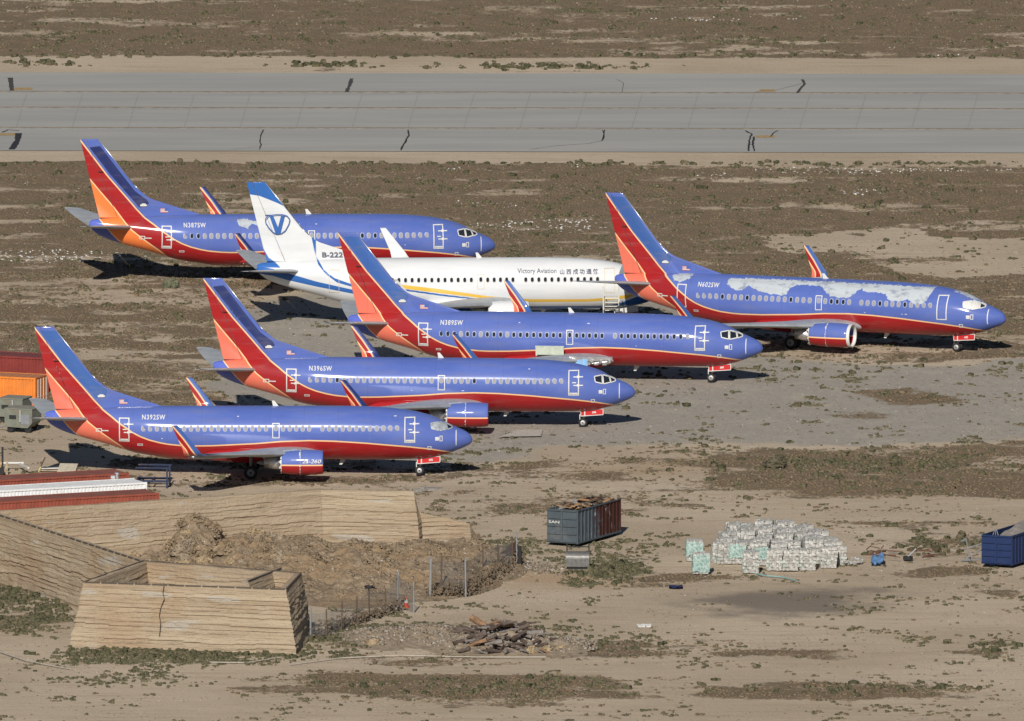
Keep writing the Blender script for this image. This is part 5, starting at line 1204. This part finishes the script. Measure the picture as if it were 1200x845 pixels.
# ---- log and rubble pile
barkm = [simple('bark_' + n_, c_, .9, var=.3, scale=3) for n_, c_ in (('brown', (.10, .075, .06)), ('grey', (.17, .15, .135)), ('orange', (.21, .125, .07)), ('dark', (.07, .05, .04)), ('pale', (.42, .38, .33)))]
dirtm = simple('pale_dirt', (.24, .19, .135), .95, var=.2, scale=2)
pz, PF = mound('rubble_bank', [(450, 748, 3, 5, .6), (500, 746, 3, 5, .7), (555, 757, 3, 4, .9), (600, 757, 3.2, 4, 1.1), (650, 758, 3, 4, .6)], P(335, 745).x, P(690, 745).x, P(0, 800).y, P(0, 715).y, dirtm, 'low bank of dirt and rubble between the boxed bank and the log pile', 'rubble', rough=.7, seed=14, kind='stuff')
for i in range(130):
    px, py = random.gauss(588, 26), random.uniform(746, 768)
    px = min(max(px, 538), 650); c = P(px, py); z = max(0, pz(c.x, c.y)); L = random.uniform(.4, 1.5); r_ = random.uniform(.06, .2); yaw = random.uniform(-.7, .7) + (math.pi if random.random() < .5 else 0); n = 9; ring = []
    for k in range(6):
        t = k / 5; rr = r_ * (1 - .45 * t) * random.uniform(.8, 1.2); bend = math.sin(t * 3) * .1
        for q in range(n): a = 2 * math.pi * q / n; ring.append(((t - .5) * L, math.cos(a) * rr * random.uniform(.8, 1.2) + bend, math.sin(a) * rr * random.uniform(.8, 1.2)))
    f = grid_faces(6, n, True).tolist() + [list(range(n))[::-1], list(range(5 * n, 6 * n))]
    o = link('log', mesh('log', ring, f, [random.choice(barkm if i % 5 == 0 else barkm[:2] + [barkm[3]])])); o.location = (c.x, c.y, z + r_ * .6 + random.uniform(0, .75) * max(0, 1 - abs(px - 588) / 60)); o.rotation_euler = (random.uniform(-.3, .3), random.uniform(-.5, .5), yaw)
    tag(o, 'weathered broken log in the pile at bottom centre', 'log', 'logs in the wood pile')
for (px, py, L, r_, yaw, z, lb) in ((606, 752, 1.9, .22, .05, 1.15, 'thick grey log lying along the top of the wood pile'), (618, 758, 2.3, .26, -.08, .95, 'long grey brown trunk below the top log of the pile'), (563, 748, 1.6, .26, -.6, 1.1, 'slanting brown slab with orange heartwood at the top left of the pile')):
    c = P(px, py); v = []; n = 12
    for k in range(7):
        t = k / 6
        for q in range(n): a = 2 * math.pi * q / n; rr = r_ * (1 - .25 * t) * random.uniform(.88, 1.1); v.append(((t - .5) * L, math.cos(a) * rr, math.sin(a) * rr))
    o = link('log', mesh('log', v, grid_faces(7, n, True).tolist() + [list(range(n))[::-1], list(range(6 * n, 7 * n))], [barkm[1] if yaw > -.5 else barkm[2]])); o.location = (c.x, c.y, z); o.rotation_euler = (0, -.06 if yaw > -.5 else .5, yaw * .4); tag(o, lb, 'log')
X_ = rng.uniform(P(395, 745).x, P(700, 745).x, 5000); Y_ = rng.uniform(P(0, 772).y, P(0, 730).y, 5000); Z_ = np.array([max(pz(x, y), -.02) for x, y in zip(X_, Y_)]); k = (Z_ > .1)
rub = weedmat('rubble_mat', [(.16, .125, .09), (.34, .29, .23), (.2, .155, .11), (.5, .46, .41), (.08, .065, .05)])
s = rng.uniform(.03, .15, k.sum()); clumps('rubble', X_[k], Y_[k], s, s * .9, rng.uniform(0, 1, k.sum()), rub, 'broken stone, roots and rubble over the low bank', z0=Z_[k])
X_, Y_ = [], []
for px, py, rx, ry, n_ in ((620, 665, 35, 8, 260), (560, 668, 60, 12, 120), (420, 745, 60, 12, 120)):
    for i in range(n_): c = P(random.gauss(px, rx * .5), random.gauss(py, ry * .5)); X_.append(c.x); Y_.append(c.y)
X_ = np.array(X_); Y_ = np.array(Y_); s = rng.uniform(.05, .17, len(X_)); clumps('stones', X_, Y_, s, s * .8, rng.uniform(0, 1, len(X_)), rub, 'pale stones and rubble strewn around the fence gap', z0=np.zeros(len(X_)))
for pts, lb in ((((340, 779), (400, 771), (470, 768), (560, 770), (640, 770)), 'long pale pipe lying along the dirt track in the foreground'), (((0, 764), (30, 774), (60, 780), (82, 784)), 'pale pipe lying on the sand at lower left'), (((245, 776), (290, 776.5), (330, 770)), 'short pale pipe at the foot of the boxed bank')):
    mb = MB(); pp = [P(x, y, .08) for x, y in pts]
    for a, b in zip(pp, pp[1:]): mb.tube(a, b, .045, .045, 8)
    tag(mb.build('pipe', [simple('pale_pipe', (.36, .32, .27), .8)]), lb, 'pipe')

# ---- fences
lk = M('chain_link', .5, .5, .6); lk.col((.30, .31, .32)); tr_ = lk.n('ShaderNodeBsdfTransparent'); mx = lk.n('ShaderNodeMixShader')
ca = lk.noise(14, 2, .5); lk.put(mx.inputs[0], lk.math('ADD', .26, lk.math('MULTIPLY', lk.step(lk.noise(1.3, 4, .6), .4, .7), .22))); lk.nt.links.new(tr_.outputs[0], mx.inputs[1]); lk.nt.links.new(lk.b.outputs[0], mx.inputs[2]); lk.nt.links.new(mx.outputs[0], lk.out.inputs[0])
brushl = weedmat('caught_brush', [(.11, .08, .055), (.2, .15, .1), (.15, .13, .11)])
postm = simple('fence_post_grey', (.33, .34, .35), .5, .5); postb = simple('fence_post_brown', (.10, .07, .05), .9)
def fence(pts, label, tall=None, brush=True):
    r0 = P(*pts[0][:2]); r = tag(link('chain_link_fence', None, loc=(r0.x, r0.y, 0)), label, 'fence')
    W_ = [P(x, y) - r0 for x, y, *_ in pts]
    for (x, y, h, m__, rad), w__ in zip(pts, W_):
        mb = MB(); mb.tube((w__.x, w__.y, -.1), (w__.x + random.uniform(-.06, .06), w__.y, h), rad, rad, 8); mb.tube((w__.x, w__.y, h), (w__.x, w__.y, h + .05), rad * 1.3, rad * .6, 8); mb.build('post', [m__], r)
    for i in range(len(W_) - 1):
        a, b = W_[i], W_[i + 1]; ha, hb = pts[i][2] * .93, pts[i + 1][2] * .93; mb = MB(); n = 8; v = []
        for q in range(n + 1):
            t = q / n; p = a.lerp(b, t); h = ha + (hb - ha) * t - .15 * math.sin(t * math.pi)
            for z in (.03, h * .5, h): v.append((p.x + random.uniform(-.03, .03), p.y + random.uniform(-.05, .05), z))
        mb.add(v, grid_faces(n + 1, 3).tolist()); mb.build('chain_mesh', [lk.m], r)
    return r
G_, B_ = postm, postb
fence([(364, 747, 2.0, G_, .07), (383, 745, 1.9, B_, .045), (400, 740, 2.1, B_, .045), (418, 731, 2.0, B_, .045), (433, 724, 2.1, B_, .045), (452, 716, 1.6, B_, .045), (466, 712, 2.6, G_, .06), (485, 718, 2.1, G_, .05)], 'low chain link fence of thin brown posts right of the boxed earth bank')
fence([(504, 701, 2.9, G_, .10), (517, 694, 2.6, B_, .05), (546, 700, 2.8, G_, .06), (566, 676, 2.2, B_, .04), (584, 672, 2.3, B_, .05), (600, 668, 2.3, B_, .05)], 'taller chain link fence with grey posts across the right end of the brush heap')
X_, Y_ = [], []
for (x0, y0), (x1, y1), n_ in (((364, 748), (470, 716), 700), ((504, 702), (546, 700), 400), ((546, 700), (600, 668), 900), ((560, 662), (610, 664), 500)):
    for i in range(n_):
        t = random.random(); c = P(x0 + (x1 - x0) * t, y0 + (y1 - y0) * t); X_.append(c.x + random.gauss(0, .3)); Y_.append(c.y + abs(random.gauss(0, .8)) + .15)
X_ = np.array(X_); Y_ = np.array(Y_); s = rng.uniform(.03, .12, len(X_)); z0 = rng.uniform(0, 1.0, len(X_)) ** 2 * .9
clumps('caught_brush', X_, Y_, s, s * 1.1, rng.uniform(0, 1, len(X_)), brushl, 'dead brush blown against the chain link fences', z0=z0)
c = P(433, 724); mb = MB(); v, f = blob(.34, .2, 3, 12, 8, .6); mb.add([(x + c.x - .05, y + c.y, z + 2.15) for x, y, z in v], f); mb.tube((c.x + .1, c.y, 2.2), (c.x + .55, c.y, 2.12), .07, .02, 6); tag(mb.build('plastic_bag', [black], smooth=True), 'black plastic bag snagged on top of a brown fence post', 'bag')
c = P(476, 712); r = tag(link('traffic_cone', None, loc=(c.x, c.y, 0)), 'red and white traffic cone beside the low fence', 'cone')
coner = simple('cone_red', (.6, .07, .03), .6)
for nm, z0, z1, ra, rb_, m__ in (('base', 0, .06, .26, .26, coner), ('cone_body', .06, .35, .2, .15, coner), ('reflective_band', .352, .6, .15, .10, white), ('cone_tip', .602, .8, .10, .05, coner)):
    mb = MB(); mb.tube((0, 0, z0), (0, 0, z1), ra, rb_, 16); mb.build(nm, [m__], r)
# tilted brown sheet with a post
c = P(597, 664); mb = MB(); T_ = .08
q = [(-.9, -.0, .75), (.45, .0, 1.9), (.75, .1, 1.35), (.3, .0, .9)]
mb.add([(x, y, z) for x, y, z in q] + [(x, y + T_, z) for x, y, z in q], [[0, 1, 2, 3], [7, 6, 5, 4], [0, 4, 5, 1], [1, 5, 6, 2], [2, 6, 7, 3], [3, 7, 4, 0]][:])
r = tag(link('collapsed_shelter', None, loc=(c.x, c.y, 0)), 'collapsed dark brown sheet shelter held by a grey post at the fence end', 'shelter')
mb.build('sheet', [simple('dark_brown_sheet', (.05, .03, .024), .9)], r)
for x, h, m__, w_ in ((.52, 2.5, postm, .06), (-.9, 1.5, postb, .05), (.75, 1.5, black, .16)): mb = MB(); mb.tube((x, .05, 0), (x, .05, h), w_, w_ * .8, 8); mb.build('post', [m__], r)
mb = MB(); mb.box((-.1, .3, .45), (.8, .7, .7), yaw=.3, roll=.2); mb.build('rock', [dirtm], r)
# dark hole at the low end of the long bank, boards on its crest
c = P(494, 583, H - .6); mb = MB()
for i in range(5): mb.box((c.x + .3 * i - .3, c.y + .8 * (i % 2), c.z + .45 + .05 * i), (1.4, .35, .1), yaw=random.uniform(-.3, .3), roll=random.uniform(-.1, .1))
tag(mb.build('board_pile', [lw[1]]), 'few grey boards lying on the end of the long earth bank', 'boards', None, 'stuff')

# ---- airstairs at the nose of the white airliner
c = P(716, 386); 
r = tag(link('airstairs', None, loc=(c.x, c.y, 0), rot=(0, 0, .03)), 'cream boarding stairs at the front door of the white airliner', 'stairs')
crm = simple('cream_paint', (.60, .58, .50), .6, var=.1, dirt=(.3, .26, .2), damt=.3)
n_ = 9
for i in range(n_):
    t = i / (n_ - 1); mb = MB(); mb.box((0, -2.2 + t * 2.2, .25 + t * 2.15), (1.1, .28, .05)); mb.build('tread', [crm], r)
for x in (-.6, .6):
    mb = MB(); mb.box((x, -1.1, 1.3), (.09, 3.3, .22), roll=math.atan2(2.15, 2.2)); mb.build('stringer', [crm], r)
    mb = MB(); mb.tube((x, -2.2, 1.1), (x, .1, 3.3), .035, .035, 8); mb.tube((x, .1, 3.3), (x, .1, 2.4), .035, .035, 8); mb.tube((x, -2.2, .3), (x, -2.2, 1.1), .03, .03, 8); mb.build('handrail', [crm], r)
mb = MB(); mb.box((0, .45, 2.42), (1.25, .9, .07)); mb.build('platform', [crm], r)
mb = MB(); mb.box((0, -.6, .4), (1.3, 3.0, .16)); mb.build('chassis', [crm], r)
for x in (-.6, .6):
    for y in (-1.6, .5): mb = MB(); mb.tube((x - .08, y, .22), (x + .08, y, .22), .22, .22, 14); mb.build('wheel', [black], r)
c = P(735, 376); mb = MB(); 
junk('equipment_case', 735, 377, 'white equipment case on the ground right of the boarding stairs', 'case', [('box_body', 'box', (0, 0, .45), (.85, .7, .75), white), ('lid', 'box', (0, 0, .85), (.9, .75, .06), white), ('foot', 'box', (-.35, 0, .04), (.1, .6, .08), black), ('foot', 'box', (.35, 0, .04), (.1, .6, .08), black)])
